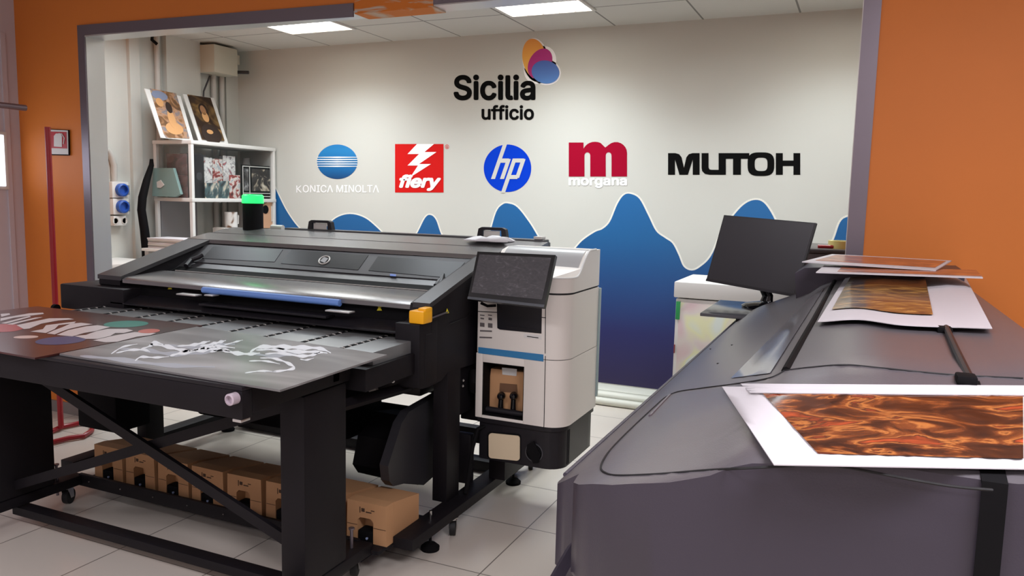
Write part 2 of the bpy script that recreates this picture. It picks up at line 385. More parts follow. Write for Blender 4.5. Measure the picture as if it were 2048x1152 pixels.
# ------------------------------------------------------------------ shelf unit
XS = -4.6; SY0, SY1 = 4.40, 5.315; SZ = 1.765; SM = 1.335; SB = .86
t = thing('display_shelf', (-4.82, (SY0 + SY1) / 2, 0), 'white metal framed display shelf in the back left corner', 'shelf')
SHX = XL + .06
f = MB()
for yy in (SY0, SY1 - .026):
    for xx in (XS - .03, SHX): f.box(xx, xx + .03, yy, yy + .026, 0, SZ - .004, .003)
f.build('frame_posts', WHITE, t)
for nm, z in (('top_shelf', SZ), ('middle_shelf', SM), ('lower_shelf', SB)):
    MB().box(SHX - .003, XS + .003, SY0 - .003, SY1 + .003, z - .028, z, .003).build('shelf_board', WHITE, t)
GL = mat('clear_glass', (150, 158, 154), .04, alpha=.12)
MB().box(SHX + .03, XS - .03, SY0 + .004, SY0 + .009, SM, SZ - .03).build('side_glass', GL, t)
MB().box(XS - .012, XS - .007, SY0 + .04, SY1 - .04, SM + .002, SZ - .03).build('front_glass', mat('front_glass', (90, 96, 94), .03, alpha=.05), t)
MB().box(SHX + .03, XS - .03, SY1 - .03, SY1 - .026, SM, SZ - .03).build('end_panel', mat('shelf_end', (160, 160, 156), .5), t)
PANEL = mat('grey_panel', (132, 130, 132), .6)
MB().box(SHX + .0, SHX + .02, SY0 + .04, SY0 + .40, SB, SM - .03).build('back_panel', PANEL, t)

PIC1 = ramp_mat('print_figures', [(.25, (60, 50, 46)), (.42, (120, 84, 52)), (.5, (170, 130, 100)), (.6, (110, 110, 118)), (.75, (196, 160, 110))], (1, 1, 1), 1.2, 3, .4, 9)
PIC2 = ramp_mat('print_dark', [(.2, (26, 18, 14)), (.45, (54, 36, 24)), (.58, (110, 84, 48)), (.7, (150, 112, 70)), (.85, (96, 80, 50))], (1, 1, 1), .9, 2, .4, 7)
def on_lean(px, py, yb):
    return None
def lean_board(name, pxs, pic_pxs, m, label):
    # plane leaning back towards the left wall: bottom at x=-4.66,z=SZ ; top at x=-4.86
    o = Vector((-4.68, 4.8, SZ)); n = Vector((.33 / .43, 0, .2 / .43)).normalized(); n = Vector((.86, 0, .5)).normalized()
    Q = [atp(x, y, o, n) for x, y in pxs]
    zmin = min(q.z for q in Q)
    base = (Q[2] + Q[3]) / 2
    t = thing(name, (base.x, base.y, SZ), label, 'print', 'boards leaning on the display shelf')
    d = Vector((0, 0, SZ + .001 - min(Q[2].z, Q[3].z)))
    Q[2].z = Q[3].z = SZ + .002; 
    MB().slab(Q, -n, .006).build('board', WHITE, t)
    R = [atp(x, y, o, n) + n * .0012 for x, y in pic_pxs]
    MB().slab(R, n, .0008).build('picture', m, t)
    return R, n, t
R1, nn, tt = lean_board('leaning_print', [(289, 177), (361, 192), (387, 279), (322, 277)], [(299, 177), (352, 187), (379, 277), (329, 276)], PIC1, 'left leaning board with a pale brown figure print')
R2, nn, tt2 = lean_board('leaning_print', [(366, 188), (428, 196), (457, 283), (398, 280)], [(374, 189), (421, 196), (449, 282), (404, 279)], PIC2, 'right leaning board with a dark brown figure print')
def quv(R, u, v): # u along top, v down
    return (R[0] * (1 - u) + R[1] * u) * (1 - v) + (R[3] * (1 - u) + R[2] * u) * v
def blob(R, n, cu, cv, ru, rv, name, m, parent, lift=.002, N=20, pw=1):
    pts = [quv(R, cu + ru * math.cos(a), cv + rv * math.sin(a)) + n * lift for a in [2 * math.pi * k / N for k in range(N)]]
    return MB().slab(pts, n, .0006).build(name, m, parent)
SKIN = mat('print_ochre', (196, 146, 96), .5); HAIR = mat('print_umber', (44, 30, 24), .5); SKY = mat('print_sky', (120, 128, 150), .5)
blob(R1, nn, .30, .12, .3, .1, 'printed_sky', SKY, tt, .0019); blob(R1, nn, .22, .27, .14, .09, 'printed_shape', SKIN, tt, .0022)
blob(R1, nn, .5, .8, .34, .13, 'printed_shape', SKIN, tt, .0022); blob(R1, nn, .5, .6, .14, .2, 'printed_shape', SKIN, tt, .0028); blob(R1, nn, .52, .36, .12, .12, 'printed_shape', HAIR, tt, .0034)
# plain generic half-length figure shape
blob(R2, nn, .5, .86, .42, .22, 'printed_figure', HAIR, tt2, .002); blob(R2, nn, .48, .34, .2, .17, 'printed_figure', HAIR, tt2, .0023)
blob(R2, nn, .47, .48, .14, .12, 'printed_figure', SKIN, tt2, .0026); blob(R2, nn, .45, .82, .14, .05, 'printed_figure', SKIN, tt2, .0029); blob(R2, nn, .46, .33, .12, .11, 'printed_figure', mat('print_tan', (150, 108, 76), .5), tt2, .0026)

def sbox(name, y0, y1, z0, z1, x1, dx, m, label, cat, bev=.004):
    return solo(name, MB().box(x1 - dx, x1, y0, y1, z0, z1, bev), m, (x1 - dx / 2, (y0 + y1) / 2, z0), label, cat)
def gy(px, x=XS): return atx(px, 340, x).y
def gz(px, py, x=XS): return atx(px, py, x).z
sp = thing('speaker', (XS - .12, 4.5, SM), 'black upright speaker on the middle shelf, at its left end', 'speaker')
MB().box(XS - .2, XS - .05, gy(388, XS - .05), gy(408, XS - .05), SM, gz(395, 306), .008).build('cabinet', BLK2, sp)
MB().lathe((XS - .05, (gy(388, XS - .05) + gy(408, XS - .05)) / 2, 1.5), [(.03, 0), (.03, .002), (.022, .003), (.001, .001)], 18, 0).build('cone', mat('cone_grey', (52, 52, 56), .5), sp)
MIX = [ramp_mat('sample_print_a', [(.3, (60, 40, 36)), (.45, (150, 60, 56)), (.52, (214, 208, 200)), (.62, (150, 160, 168)), (.75, (200, 196, 190))], (1, 1, 1), 1.5, 3, .4, 14),
       ramp_mat('sample_print_b', [(.3, (190, 190, 192)), (.5, (226, 224, 220)), (.62, (120, 120, 126)), (.7, (206, 60, 58)), (.8, (230, 220, 200))], (1, 1, 1), 1.8, 3, .4, 16),
       ramp_mat('sample_print_c', [(.3, (30, 36, 40)), (.48, (70, 96, 100)), (.58, (210, 200, 180)), (.7, (130, 40, 44))], (1, 1, 1), 1.0, 2, .4, 12)]
cards = [(408, 425, 315, 368, MIX[1], 'pale printed sample card beside the black speaker'), (425, 446, 318, 358, MIX[0], 'red and tan printed sample card on the middle shelf'),
         (446, 471, 312, 352, MIX[1], 'white printed sample card in the middle of the shelf'), (409, 436, 366, 391, MIX[2], 'dark teal sample card standing at the front of the shelf'),
         (436, 458, 362, 391, MIX[2], 'dark sample card with a pale round print'), (458, 480, 350, 391, MIX[0], 'brown and cream sample card beside the framed photos')]
for i, (a, b, c, d, mm, lab) in enumerate(cards):
    xx = XS - .03 - (.0 if d > 380 else .05)
    y0, y1 = gy(a, xx), gy(b, xx); z1 = gz((a + b) / 2, c, xx); 
    solo('sample_card', MB().box(xx - .004, xx, y0 + .002, y1 - .002, SM, z1, .001), mm, (xx, (y0 + y1) / 2, SM), lab, 'sample card', 'printed sample cards on the middle shelf')
fr = thing('framed_photo', (XS - .04, 5.1, SM), 'black framed photo sheet with white lines at the right end of the shelf', 'framed photo')
xx = XS - .035; y0, y1, z1 = gy(484, xx), gy(549, xx), gz(515, 331, xx)
MB().box(xx - .012, xx, y0, y1, SM, z1, .002).build('board', BLKD, fr)
ln = MB()
for zz in (SM + .02, SM + .045, z1 - .012): ln.box(xx, xx + .002, y0 + .006, y1 - .006, zz - .003, zz + .003)
for yy in (y0 + .008, y0 + .085, y1 - .01): ln.box(xx, xx + .002, yy - .003, yy + .003, SM + .02, z1 - .012)
ln.build('white_lines', WHITE, fr)
MB().box(xx, xx + .0015, y0 + .11, y1 - .03, SM + .065, z1 - .03).build('photo', ramp_mat('photo_flower', [(.35, (18, 16, 18)), (.52, (40, 38, 40)), (.6, (170, 160, 140)), (.8, (220, 214, 200))], (1, 1, 1), 1.0, 3, .3, 11), fr)
MB().box(xx, xx + .0015, y0 + .02, y0 + .07, SM + .065, z1 - .03).build('photo', ramp_mat('photo_small', [(.35, (18, 16, 18)), (.55, (90, 90, 92)), (.8, (190, 190, 188))], (1, 1, 1), 1.0, 3, .3, 16), fr)
for k, (px, hh, r_) in enumerate(((415, .09, .022), (450, .08, .026), (500, .1, .03))):
    yy = gy(px, SHX + .2); z0 = SM
    solo('jar', MB().lathe((SHX + .16, yy, z0), [(r_ * 1.2, 0), (r_ * 1.25, .28), (r_, .31), (r_, .34), (r_ * .9, .34)], 18), mat('jar_glass', (190, 190, 192), .15, alpha=.6), (SHX + .16, yy, z0), ('tall clear jar behind the pale sample card', 'tall clear jar behind the middle sample cards', 'wide clear jar behind the framed photo')[k], 'jar', 'clear jars at the back of the shelf')
# red-brown boxes seen through the side glass
for k, (z0, z1_) in enumerate(((SM, SM + .17), (SM + .171, SM + .33))):
    solo('brown_box', MB().box(XS - .27, XS - .07, 4.415, 4.43, z0, z1_, .004), ramp_mat('box_red_brown%d' % k, [(.3, (50, 30, 30)), (.5, (96, 50, 50)), (.7, (120, 104, 100))], (1, 1, 1), 1, 3, .5, 12), (XS - .17, 4.42, z0), ('red brown print sheet behind the side glass, lower one', 'red brown print sheet behind the side glass, upper one')[k], 'print sheet')
# teal pouch on the side
tl = [aty(*q, SY0 - .03) for q in ((306, 336), (346, 336), (361, 388), (350, 394), (304, 392))]
t = thing('teal_bag', tuple((tl[3] + tl[4]) / 2), 'flat pale teal paper bag hung on the side of the display shelf', 'bag')
MB().slab(tl, (0, 1, 0), .025).build('pouch', mat('teal_paper', (128, 156, 152), .6, noise=.04), t)
q = [aty(*q, SY0 - .031) for q in ((314, 364), (322, 360), (329, 370), (322, 376), (315, 375))]
MB().slab(q, (0, -1, 0), .004).build('white_tag', WHITE, t)
# things in the lower bay
LS = SB
xx = XS - .06
yc_ = atx(462, 430, xx).y; zt = atx(462, 424, xx).z; zb = atx(462, 455, xx).z
t = thing('printed_mug', (xx, yc_, zb), 'white mug with a brown print on the lower shelf', 'mug')
solo('white_box', MB().box(xx - .1, xx + .02, yc_ - .1, yc_ + .08, LS, zb, .004), WHITEP, (xx, yc_, LS), 'white carton under the printed mug', 'carton')
MB().lathe((xx, yc_, 0), [(.046, zb), (.05, zb + .004), (.05, zt), (.045, zt), (.043, zb + .01), (.001, zb + .01)], 24).build('cup', ramp_mat('mug_print', [(.4, (220, 218, 214)), (.52, (210, 205, 200)), (.58, (120, 92, 74)), (.8, (90, 66, 52))], (1, 1, 1), .4, 2, .3, 9), t)
MB().tube([(xx, yc_ + .048, zt - .015), (xx, yc_ + .08, zt - .03), (xx, yc_ + .075, zb + .03), (xx, yc_ + .046, zb + .02)], .007, 10).build('handle', WHITEP, t)
t = thing('beige_board', (XS - .03, 5.2, LS), 'peach coloured board with a dark round hole, beside the tower light', 'board')
a = [atx(*q, XS - .02) for q in ((527, 410), (535, 404), (552, 404), (557, 412), (558, 456), (526, 456))]
zz0 = min(p.z for p in a)
MB().slab(a, (-1, 0, 0), .01).build('panel', mat('peach', (206, 160, 126), .6, noise=.06), t)
c = atx(531, 419, XS - .018); MB().lathe(c, [(.036, 0), (.036, .002), (.001, .002)], 20, 0).build('dark_disc', BLKD, t)
for px in (543, 549):
    a0, a1 = atx(px, 412, XS - .015), atx(px + 1, 443, XS - .015); MB().tube([a0, a1], .006, 8).build('tube', WHITEP, t)
solo('carton', MB().box(XS - .12, XS - .0, 4.9, SY1 - .04, LS, zz0 - .002, .004), WHITEP, (XS - .06, 5.1, LS), 'white carton under the peach board', 'carton')
a = [atx(*q, XS - .03) for q in ((462, 449), (480, 446), (490, 448), (490, 454), (464, 456))]
# paper stack on tall white cabinet left of the shelf
t = thing('storage_cabinet', (-4.72, 4.2, 0), 'white cabinet beside the display shelf, behind the flatbed printer', 'cabinet')
ptop = aty(340, 492, 4.1).z
MB().box(-4.80, -4.40, 4.32, 4.385, 0, ptop - .05, .004).build('body', mat('cabinet_grey', (170, 168, 166), .5), t)
MB().box(-4.82, -4.38, 4.12, 4.386, ptop - .05, ptop - .03, .003).build('top', WHITE, t)
MB().box(-4.80, -4.76, 4.13, 4.32, 0, ptop - .05, .003).build('side', MATS['cabinet_grey'], t)
for k in range(7):
    zz = ptop - .03 + k * .011; a = random.uniform(-.06, .06)
    M = Matrix.Translation((-4.62, 4.25, 0)) @ Matrix.Rotation(a, 4, 'Z')
    solo('magazine', MB().box(-.17, .17, -.1, .1, zz, zz + .0105, .001, M), (PAPER, mat('mag_grey', (150, 146, 142), .5), WHITEP)[k % 3], (-4.62, 4.25, zz), ('magazine in the untidy pile on the white cabinet' if k < 6 else 'topmost magazine of the pile on the white cabinet'), 'magazine', 'magazines piled on the white cabinet')

# ------------------------------------------------------------------ extinguisher stand and sign at the orange wall
t = thing('extinguisher_stand', (-4.25, 3.06, 0), 'red tubular floor stand with a pole in front of the orange wall', 'stand')
pb = atz(122, 856, .02)
top = aty(91, 254, pb.y)
MB().tube([pb, Vector((pb.x, pb.y, top.z))], .015, 14).build('pole', RED, t)
lp = [atz(x, y, .018) for x, y in ((84, 884), (106, 884), (138, 876), (167, 872), (183, 862), (187, 845), (160, 846), (122, 854), (96, 866), (80, 874))]
MB().tube(lp, .0135, 10, closed=True).build('base_loop', RED, t)
sg = thing('fire_sign', (-4.42, YO, 1.6), 'red and white fire extinguisher sign on the orange wall', 'sign')
ys = YO - .012
S = lambda x, y, dy=0: aty(x, y, ys - dy)
MB().slab([S(92, 258), S(137, 260), S(138, 311), S(94, 310)], (0, 1, 0), .006).build('plate', BLKD, sg)
MB().slab([S(93, 259, .001), S(136, 261, .001), S(137, 309, .001), S(95, 308, .001)], (0, -1, 0), .001).build('white_plate', WHITE, sg)
MB().slab([S(96, 263, .003), S(133, 264, .003), S(134, 297, .003), S(97, 296, .003)], (0, -1, 0), .001).build('red_field', mat('sign_red', (178, 30, 44), .5), sg)
MB().slab([S(*q, .005) for q in ((108, 272), (112, 267), (121, 267), (124, 272), (124, 294), (108, 293))], (0, -1, 0), .001).build('extinguisher_symbol', WHITE, sg)
MB().tube([S(118, 267, .006), S(124, 268, .006), S(129, 276, .006), S(127, 288, .006)], .0035, 8).build('hose_symbol', WHITE, sg)
# rail sticking out at the left
t = thing('hand_rail', (XLN, 2.9, 1.8), 'grey tubular rail sticking out from the left wall', 'rail')
ra = aty(51, 216, 2.98); rb = Vector((ra.x, 1.9, ra.z))
MB().tube([ra, rb], .017, 14).build('tube', mat('rail_grey', (120, 100, 104), .4, .4), t)
MB().tube([Vector((XLN, 2.2, ra.z)), Vector((ra.x, 2.2, ra.z))], .01, 10).build('bracket', MATS['rail_grey'], t)
# ------------------------------------------------------------------ mural and logos on the back wall
def wallp(px, py, d=0): return aty(px, py, YW - d)
def smooth_poly(pts, n=6):
    out = []; N = len(pts)
    for i in range(N - 1):
        p0, p1, p2, p3 = pts[max(i - 1, 0)], pts[i], pts[i + 1], pts[min(i + 2, N - 1)]
        for k in range(n):
            t = k / n
            out.append(tuple(.5 * ((2 * p1[j]) + (-p0[j] + p2[j]) * t + (2 * p0[j] - 5 * p1[j] + 4 * p2[j] - p3[j]) * t * t + (-p0[j] + 3 * p1[j] - 3 * p2[j] + p3[j]) * t ** 3) for j in (0, 1)))
    out.append(pts[-1]); return out
wave = [(540, 352), (556, 388), (575, 425), (600, 458), (625, 472), (648, 458), (672, 436), (700, 428), (730, 436), (757, 458), (785, 486), (812, 490), (832, 470), (850, 436), (861, 430), (872, 440), (884, 472), (905, 500), (950, 510), (975, 478), (992, 425), (1005, 409), (1017, 407), (1035, 415), (1060, 447), (1085, 487), (1110, 512), (1140, 506), (1165, 481), (1190, 464), (1205, 458), (1220, 443), (1235, 408), (1248, 390), (1262, 388), (1279, 398), (1296, 430), (1312, 462), (1330, 476), (1345, 487), (1357, 510), (1367, 533), (1383, 541), (1400, 534), (1422, 512), (1445, 462), (1468, 430), (1488, 409), (1508, 400), (1527, 405), (1546, 432), (1570, 485), (1610, 530), (1648, 520), (1668, 478), (1680, 445), (1694, 434), (1720, 432), (1750, 470)]
wv = smooth_poly(wave, 5)
W3 = [wallp(*p, .002) for p in wv]
x0 = max(W3[0].x, XL + .035); x1 = W3[-1].x
mb = MB()
top_v = [mb.bm.verts.new((p.x, YW - .002, p.z)) for p in W3]; bot_v = [mb.bm.verts.new((p.x, YW - .002, .08)) for p in W3]
for i in range(len(W3) - 1): mb.bm.faces.new((top_v[i], top_v[i + 1], bot_v[i + 1], bot_v[i]))
MURAL = grad_mat('mural_blue', [(0, (38, 28, 70)), (.28, (34, 38, 92)), (.55, (30, 70, 124)), (.8, (24, 92, 148)), (1, (24, 98, 158))], 2, .02, 1.32, .45)
wm = thing('wave_mural', (-2.5, YW, .08), 'blue wave mural with round peaks along the lower part of the white back wall', 'mural')
mb.build('blue_area', MURAL, wm, (-2.5, YW, .08), 0)
mb = MB()
for i in range(len(W3) - 1):
    a, b = W3[i], W3[i + 1]; d = (b - a).normalized(); nrm = Vector((-d.z, 0, d.x)) * .012
    if nrm.z < 0 and abs(d.x) > .2: nrm = -nrm
    mb.bm.faces.new([mb.bm.verts.new(v) for v in (Vector((a.x, YW - .0012, a.z)) - nrm, Vector((b.x, YW - .0012, b.z)) - nrm, Vector((b.x, YW - .0012, b.z)) + nrm, Vector((a.x, YW - .0012, a.z)) + nrm)])
mb.build('pale_outline', mat('outline_white', (232, 231, 222), .5), wm, (-2.5, YW, .08), 0)

def decal(polys, d, name, m, parent):
    """polys: list of (outer, holes) in pixel coordinates, laid flat on the back wall"""
    mb = MB()
    for outer, holes in polys:
        cu = bpy.data.curves.new('tmp', 'CURVE'); cu.dimensions = '2D'; cu.fill_mode = 'BOTH'
        for loop in [outer] + holes:
            s = cu.splines.new('POLY'); s.points.add(len(loop) - 1); s.use_cyclic_u = True
            for i, (x, y) in enumerate(loop): s.points[i].co = (x / 100, -y / 100, 0, 1)
        flat(cu, mb, lambda x, y: wallp(x * 100, -y * 100, d))
    return mb.build(name, m, parent, smooth=0)
def flat(cu, mb, fn):
    o = bpy.data.objects.new('tmp', cu); COL.objects.link(o)
    dg = bpy.context.evaluated_depsgraph_get(); me = bpy.data.meshes.new_from_object(o.evaluated_get(dg))
    vs = [mb.bm.verts.new(fn(v.co.x, v.co.y)) for v in me.vertices]
    for p in me.polygons:
        try: mb.bm.faces.new([vs[i] for i in p.vertices])
        except ValueError: pass
    bpy.data.objects.remove(o); bpy.data.meshes.remove(me)
FONT = None
for root_ in (bpy.utils.resource_path('LOCAL'), bpy.utils.resource_path('SYSTEM')):
    try:
        fp = os.path.join(root_, 'datafiles', 'fonts', 'Inter.woff2')
        if os.path.exists(fp): FONT = bpy.data.fonts.load(fp); break
    except Exception: FONT = None
def text(s, box, d, name, m, parent, off=0.0, shear=0, fn=None, spacing=1.0, coff=0.0):
    """text fitted to the pixel box (x0,y0,x1,y1) of its inked bounds"""
    cu = bpy.data.curves.new('tmp', 'FONT'); cu.body = s; cu.fill_mode = 'FRONT'; cu.offset = coff; cu.shear = shear; cu.resolution_u = 4; cu.space_character = spacing
    if FONT: cu.font = FONT
    o = bpy.data.objects.new('tmp', cu); COL.objects.link(o)
    dg = bpy.context.evaluated_depsgraph_get(); me = bpy.data.meshes.new_from_object(o.evaluated_get(dg))
    xs = [v.co.x for v in me.vertices]; ys = [v.co.y for v in me.vertices]
    X0, X1, Y0, Y1 = min(xs) - off, max(xs) + off, min(ys) - off, max(ys) + off
    mb = MB(); x0, y0, x1, y1 = box
    fn = fn or (lambda a, b, e=0: wallp(a, b, d + e))
    sh = [(0, 0)] + ([(off * math.cos(math.pi / 5 * k), off * math.sin(math.pi / 5 * k)) for k in range(10)] if off > 0 else [])
    for e_, (ox, oy) in enumerate(sh):
        vs = [mb.bm.verts.new(fn(x0 + (v.co.x + ox - X0) / (X1 - X0) * (x1 - x0), y1 - (v.co.y + oy - Y0) / (Y1 - Y0) * (y1 - y0), e_ * .00012)) for v in me.vertices]
        for p in me.polygons:
            try: mb.bm.faces.new([vs[i] for i in p.vertices])
            except ValueError: pass
    bpy.data.objects.remove(o); bpy.data.meshes.remove(me)
    return mb.build(name, m, parent, smooth=0)
def ell(cx, cy, rx, ry, rot=0, n=48, egg=0):
    out = []
    for k in range(n):
        a = 2 * math.pi * k / n; x = rx * math.cos(a) * (1 + egg * math.sin(a)); y = ry * math.sin(a)
        out.append((cx + x * math.cos(rot) - y * math.sin(rot), cy + x * math.sin(rot) + y * math.cos(rot)))
    return out
INK = mat('logo_ink', (12, 12, 12), .8, spec=.08); LW = mat('logo_white', (252, 252, 252), .5)
def logo(px, py, label): return thing('wall_logo', tuple(wallp(px, py)), label, 'logo', 'logos on the white back wall')
# main sign
t = logo(1010, 160, 'large dark two-line sign with three overlapping coloured egg shapes')
decal([(ell(1071, 120, 26, 44, -.12), [])], .0015, 'outline', LW, t)
decal([(ell(1080, 130, 30, 40, .5), []), (ell(1091, 144, 31, 26, .2), [])], .0015, 'outline', LW, t)
OR_ = grad_mat('logo_orange', [(0, (250, 205, 90)), (1, (232, 138, 62))], 2, -.1, .35)
MG_ = mat('logo_magenta', (178, 38, 122), .5); BL_ = grad_mat('logo_sky', [(0, (86, 150, 216)), (1, (70, 96, 178))], 2, -.15, .15)
decal([(ell(1069, 117, 24, 40, -.16), [])], .0030, 'orange_petal', OR_, t)
decal([(ell(1080, 127, 22, 32, .5), [])], .0045, 'magenta_petal', MG_, t)
decal([(ell(1091, 144, 28, 23, .2), [])], .0060, 'blue_petal', BL_, t)
text('Sicilia', (907, 149, 1071, 201), .002, 'lettering', INK, t, .026)
text('ufficio', (963, 210, 1068, 240), .002, 'lettering', INK, t, .024)
# blue globe logo
t = logo(674, 335, 'blue globe logo with white stripes above thin white capitals')
decal([(ell(674.5, 323.5, 40.5, 34.5), [])], .002, 'globe', grad_mat('globe_blue', [(0, (0, 60, 110)), (.25, (0, 98, 160)), (.7, (28, 126, 188)), (1, (0, 108, 178))], 2, -.1, .25), t)
st = []
for i, (yy, hw) in enumerate(((314.5, 40), (319, 40.3), (323.5, 40.5), (328, 40.3), (332.5, 40))):
    st.append(([(674.5 - hw, yy - .5), (674.5, yy - 1.3), (674.5 + hw, yy - .5), (674.5 + hw, yy + .5), (674.5, yy + 1.3), (674.5 - hw, yy + .5)], []))
decal(st, .004, 'white_stripes', LW, t)
decal([([(592.5, 371), (594.6, 371), (594.6, 385), (592.5, 385)], []), ([(594.6, 376.6), (600.6, 371), (603.2, 371), (596.6, 377.6), (603.8, 385), (600.9, 385), (594.6, 378.6)], [])], .002, 'lettering', LW, t)
text('ONIC\u039b MINOLT\u039b', (605.5, 370, 758, 385), .002, 'lettering', LW, t, 0, coff=.007)
# red square logo
t = logo(838, 336, 'red square logo with a white lightning bolt and white italic word')
decal([([(790, 288), (887, 288), (887, 385), (790, 385)], [])], .002, 'red_square', mat('logo_red', (204, 26, 24), .7, spec=.1), t)
decal([([(834, 288), (868, 288), (849, 304), (873, 304), (838, 328), (862, 328), (821, 354), (836, 331), (815, 331), (838, 308), (815, 308)], [])], .0035, 'lightning_bolt', LW, t)
text('fiery', (798, 349, 882, 382), .0045, 'lettering', LW, t, .04, .25)
text('\u00ae', (890, 289, 898, 298), .002, 'registered_mark', mat('logo_red_light', (226, 90, 88), .5), t)
# blue round logo: a disc with the strokes left open
t = logo(1015, 336, 'round blue logo with slanted lower case letters cut out')
decal([(ell(1015, 336.5, 47.5, 47.5, n=72), [])], .0015, 'disc', mat('logo_blue', (0, 58, 196), .7, spec=.1), t)
WL = mat('logo_gap', (200, 200, 193), .6)
sl = lambda x, y: (x + (336 - y) * .345, y)
def stroke(x0, y0, x1, y1): return [sl(x0, y0), sl(x1, y0), sl(x1, y1), sl(x0, y1)]
hp_ = [(stroke(989.5, 287.5, 997.5, 358), []), (stroke(997, 317, 1012, 325.5), []), (stroke(1007.5, 318, 1015.5, 358), []),
       (stroke(1019, 317, 1027, 386), []), (stroke(1026, 317, 1042, 325), []), (stroke(1037, 318, 1045, 356), []), (stroke(1026, 350, 1042, 358), [])]
for k, pl in enumerate(hp_): decal([pl], .0030 + k * .0002, 'cut_out_letter_stroke', WL, t)
# crimson m
t = logo(1196, 325, 'crimson lower case letter logo above a heavy white word')
def arc(cx, cy, rx, ry, a0, a1, n=8): return [(cx + rx * math.cos(math.radians(a0 + (a1 - a0) * k / n)), cy - ry * math.sin(math.radians(a0 + (a1 - a0) * k / n))) for k in range(n + 1)]
mp_ = [(1137.5, 353), (1137.5, 285), (1167, 285), (1167, 297)] + arc(1190, 300, 22, 16.5, 150, 60, 6) + [(1210.5, 295)] + arc(1232, 306, 22, 22, 130, 0, 8) + [(1254, 353), (1223, 353)]
mp_ += [(1223, 312)] + arc(1217.2, 311, 5.8, 6.5, 0, 180, 6) + [(1211.5, 353), (1180.5, 353), (1180.5, 312)] + arc(1174.7, 311, 5.8, 6.5, 0, 180, 6) + [(1169, 353)]
decal([(mp_, [])], .002, 'letter_emblem', mat('logo_crimson', (156, 0, 40), .7, spec=.1), t)
text('morgana', (1137, 356, 1254, 376), .002, 'lettering', LW, t, .03)
# wide black word
t = logo(1468, 328, 'wide black capital word logo, rightmost on the wall')
fx = lambda a: (1100 + a[0] / 3.292, 250 + a[1] / 3.292)
Mp = [(777, 328), (777, 185), (825, 185), (850, 192), (866, 212), (882, 282), (898, 212), (914, 192), (938, 185), (985, 185), (985, 328), (940, 328), (940, 228), (908, 328), (852, 328), (823, 228), (823, 328)]
Up = [(998, 185), (1044, 185), (1044, 280), (1050, 292), (1064, 295), (1110, 295), (1110, 185), (1312, 185), (1312, 223), (1257, 223), (1257, 328), (1205, 328), (1205, 223), (1158, 223), (1158, 328), (1050, 328), (1020, 322), (1002, 304), (998, 285)]
def sup(cx, cy, rx, ry, n=40, e=3.2):
    return [(cx + rx * math.copysign(abs(math.cos(a)) ** (2 / e), math.cos(a)), cy + ry * math.copysign(abs(math.sin(a)) ** (2 / e), math.sin(a))) for a in [2 * math.pi * k / n for k in range(n)]]
Hp = [(1487, 185), (1533, 185), (1533, 234), (1603, 234), (1603, 185), (1648, 185), (1648, 328), (1603, 328), (1603, 270), (1533, 270), (1533, 328), (1487, 328)]
decal([([fx(q) for q in Mp], []), ([fx(q) for q in Up], []), ([fx(q) for q in sup(1389, 258, 88, 78)], [[fx(q) for q in sup(1390, 259, 42, 44)]]), ([fx(q) for q in Hp], [])], .002, 'lettering', INK, t)

# ------------------------------------------------------------------ flatbed printer
t = PR = thing('flatbed_printer', (-2.4, 3.1, 0), 'big black flatbed printer with a sloping glazed hood and grey bed', 'printer')
XA, XB = -3.33, -1.505
body = [(2.88, .90), (2.88, .985), (2.93, 1.0), (3.13, 1.108), (3.16, 1.122), (3.42, 1.178), (3.55, 1.18), (3.55, .68), (2.88, .68)]
MB().prism(body, 0, -3.2, -1.59).build('hood_body', DGREY, t)
side = [(2.60, .655), (2.53, .66), (2.53, .9), (2.585, .925), (2.6, .98), (3.15, 1.13), (3.42, 1.182), (3.55, 1.182), (3.55, .675), (2.95, .675), (2.76, .685), (2.70, .66)]
mbx = MB(); mbx.prism([(2.66, .90)] + [(2.60, .94), (2.6, .98), (3.15, 1.13), (3.42, 1.182), (3.55, 1.182), (3.55, .675), (2.66, .675)], 0, XA, -3.19); mbx.build('side_panel', BLK, t)
sp_ = MB(); sp_.prism(side, 0, -1.59, XB).build('side_panel', BLK, t)
# sloping arm covers
for nm, a, b in (('arm_cover', XA - .004, -3.176), ('arm_cover', -1.577, XB + .004)):
    MB().prism([(2.595, .965), (2.595, .985), (3.15, 1.135), (3.16, 1.12)], 0, a, b).build(nm, DGREY, t)
MB().prism([(3.14, 1.118), (3.15, 1.137), (3.30, 1.163), (3.30, 1.15)], 0, XA - .004, XB + .004).build('top_cover_front', LIDM, t)
MB().prism([(3.305, 1.15), (3.305, 1.165), (3.46, 1.190), (3.47, 1.17)], 0, XA + .02, -1.36).build('top_cover_rear', LIDM, t)
MB().box(-2.95, -1.385, 3.475, 3.54, 1.165, 1.199, .006).build('rear_rail', DGREY, t)
MB().box(-1.50, -1.385, 3.45, 3.56, 1.06, 1.185, .006).build('rear_rail_end', DGREY, t)
# post under the right arm, seam plates
MB().box(-1.612, XB + .003, 2.522, 2.66, .665, .912, .006).build('front_post', BLK, t)
sm = MB()
for a, b in (((864, 636), (864, 667)), ((864, 667), (852, 670)), ((852, 670), (851, 762)), ((900, 648), (932, 635)), ((932, 635), (942, 624))):
    p, q = atx(*a, XB + .0035), atx(*b, XB + .0035); sm.tube([p, q], .0016, 6)
sm.build('panel_seam', SEAM, t)
pl_ = atx(864, 636, XB + .004), atx(895, 624, XB + .004); MB().tube(pl_, .0035, 8).build('edge_strip', STEELD, t)
# left end box
MB().box(-3.515, -3.085, 2.53, 2.85, .815, .935, .008).build('left_end_box', BLK, t)
MB().tube([(-3.52, 2.50, .818), (-3.5, 2.50, .818)], .02, 12).build('end_knob', BLKD, t)
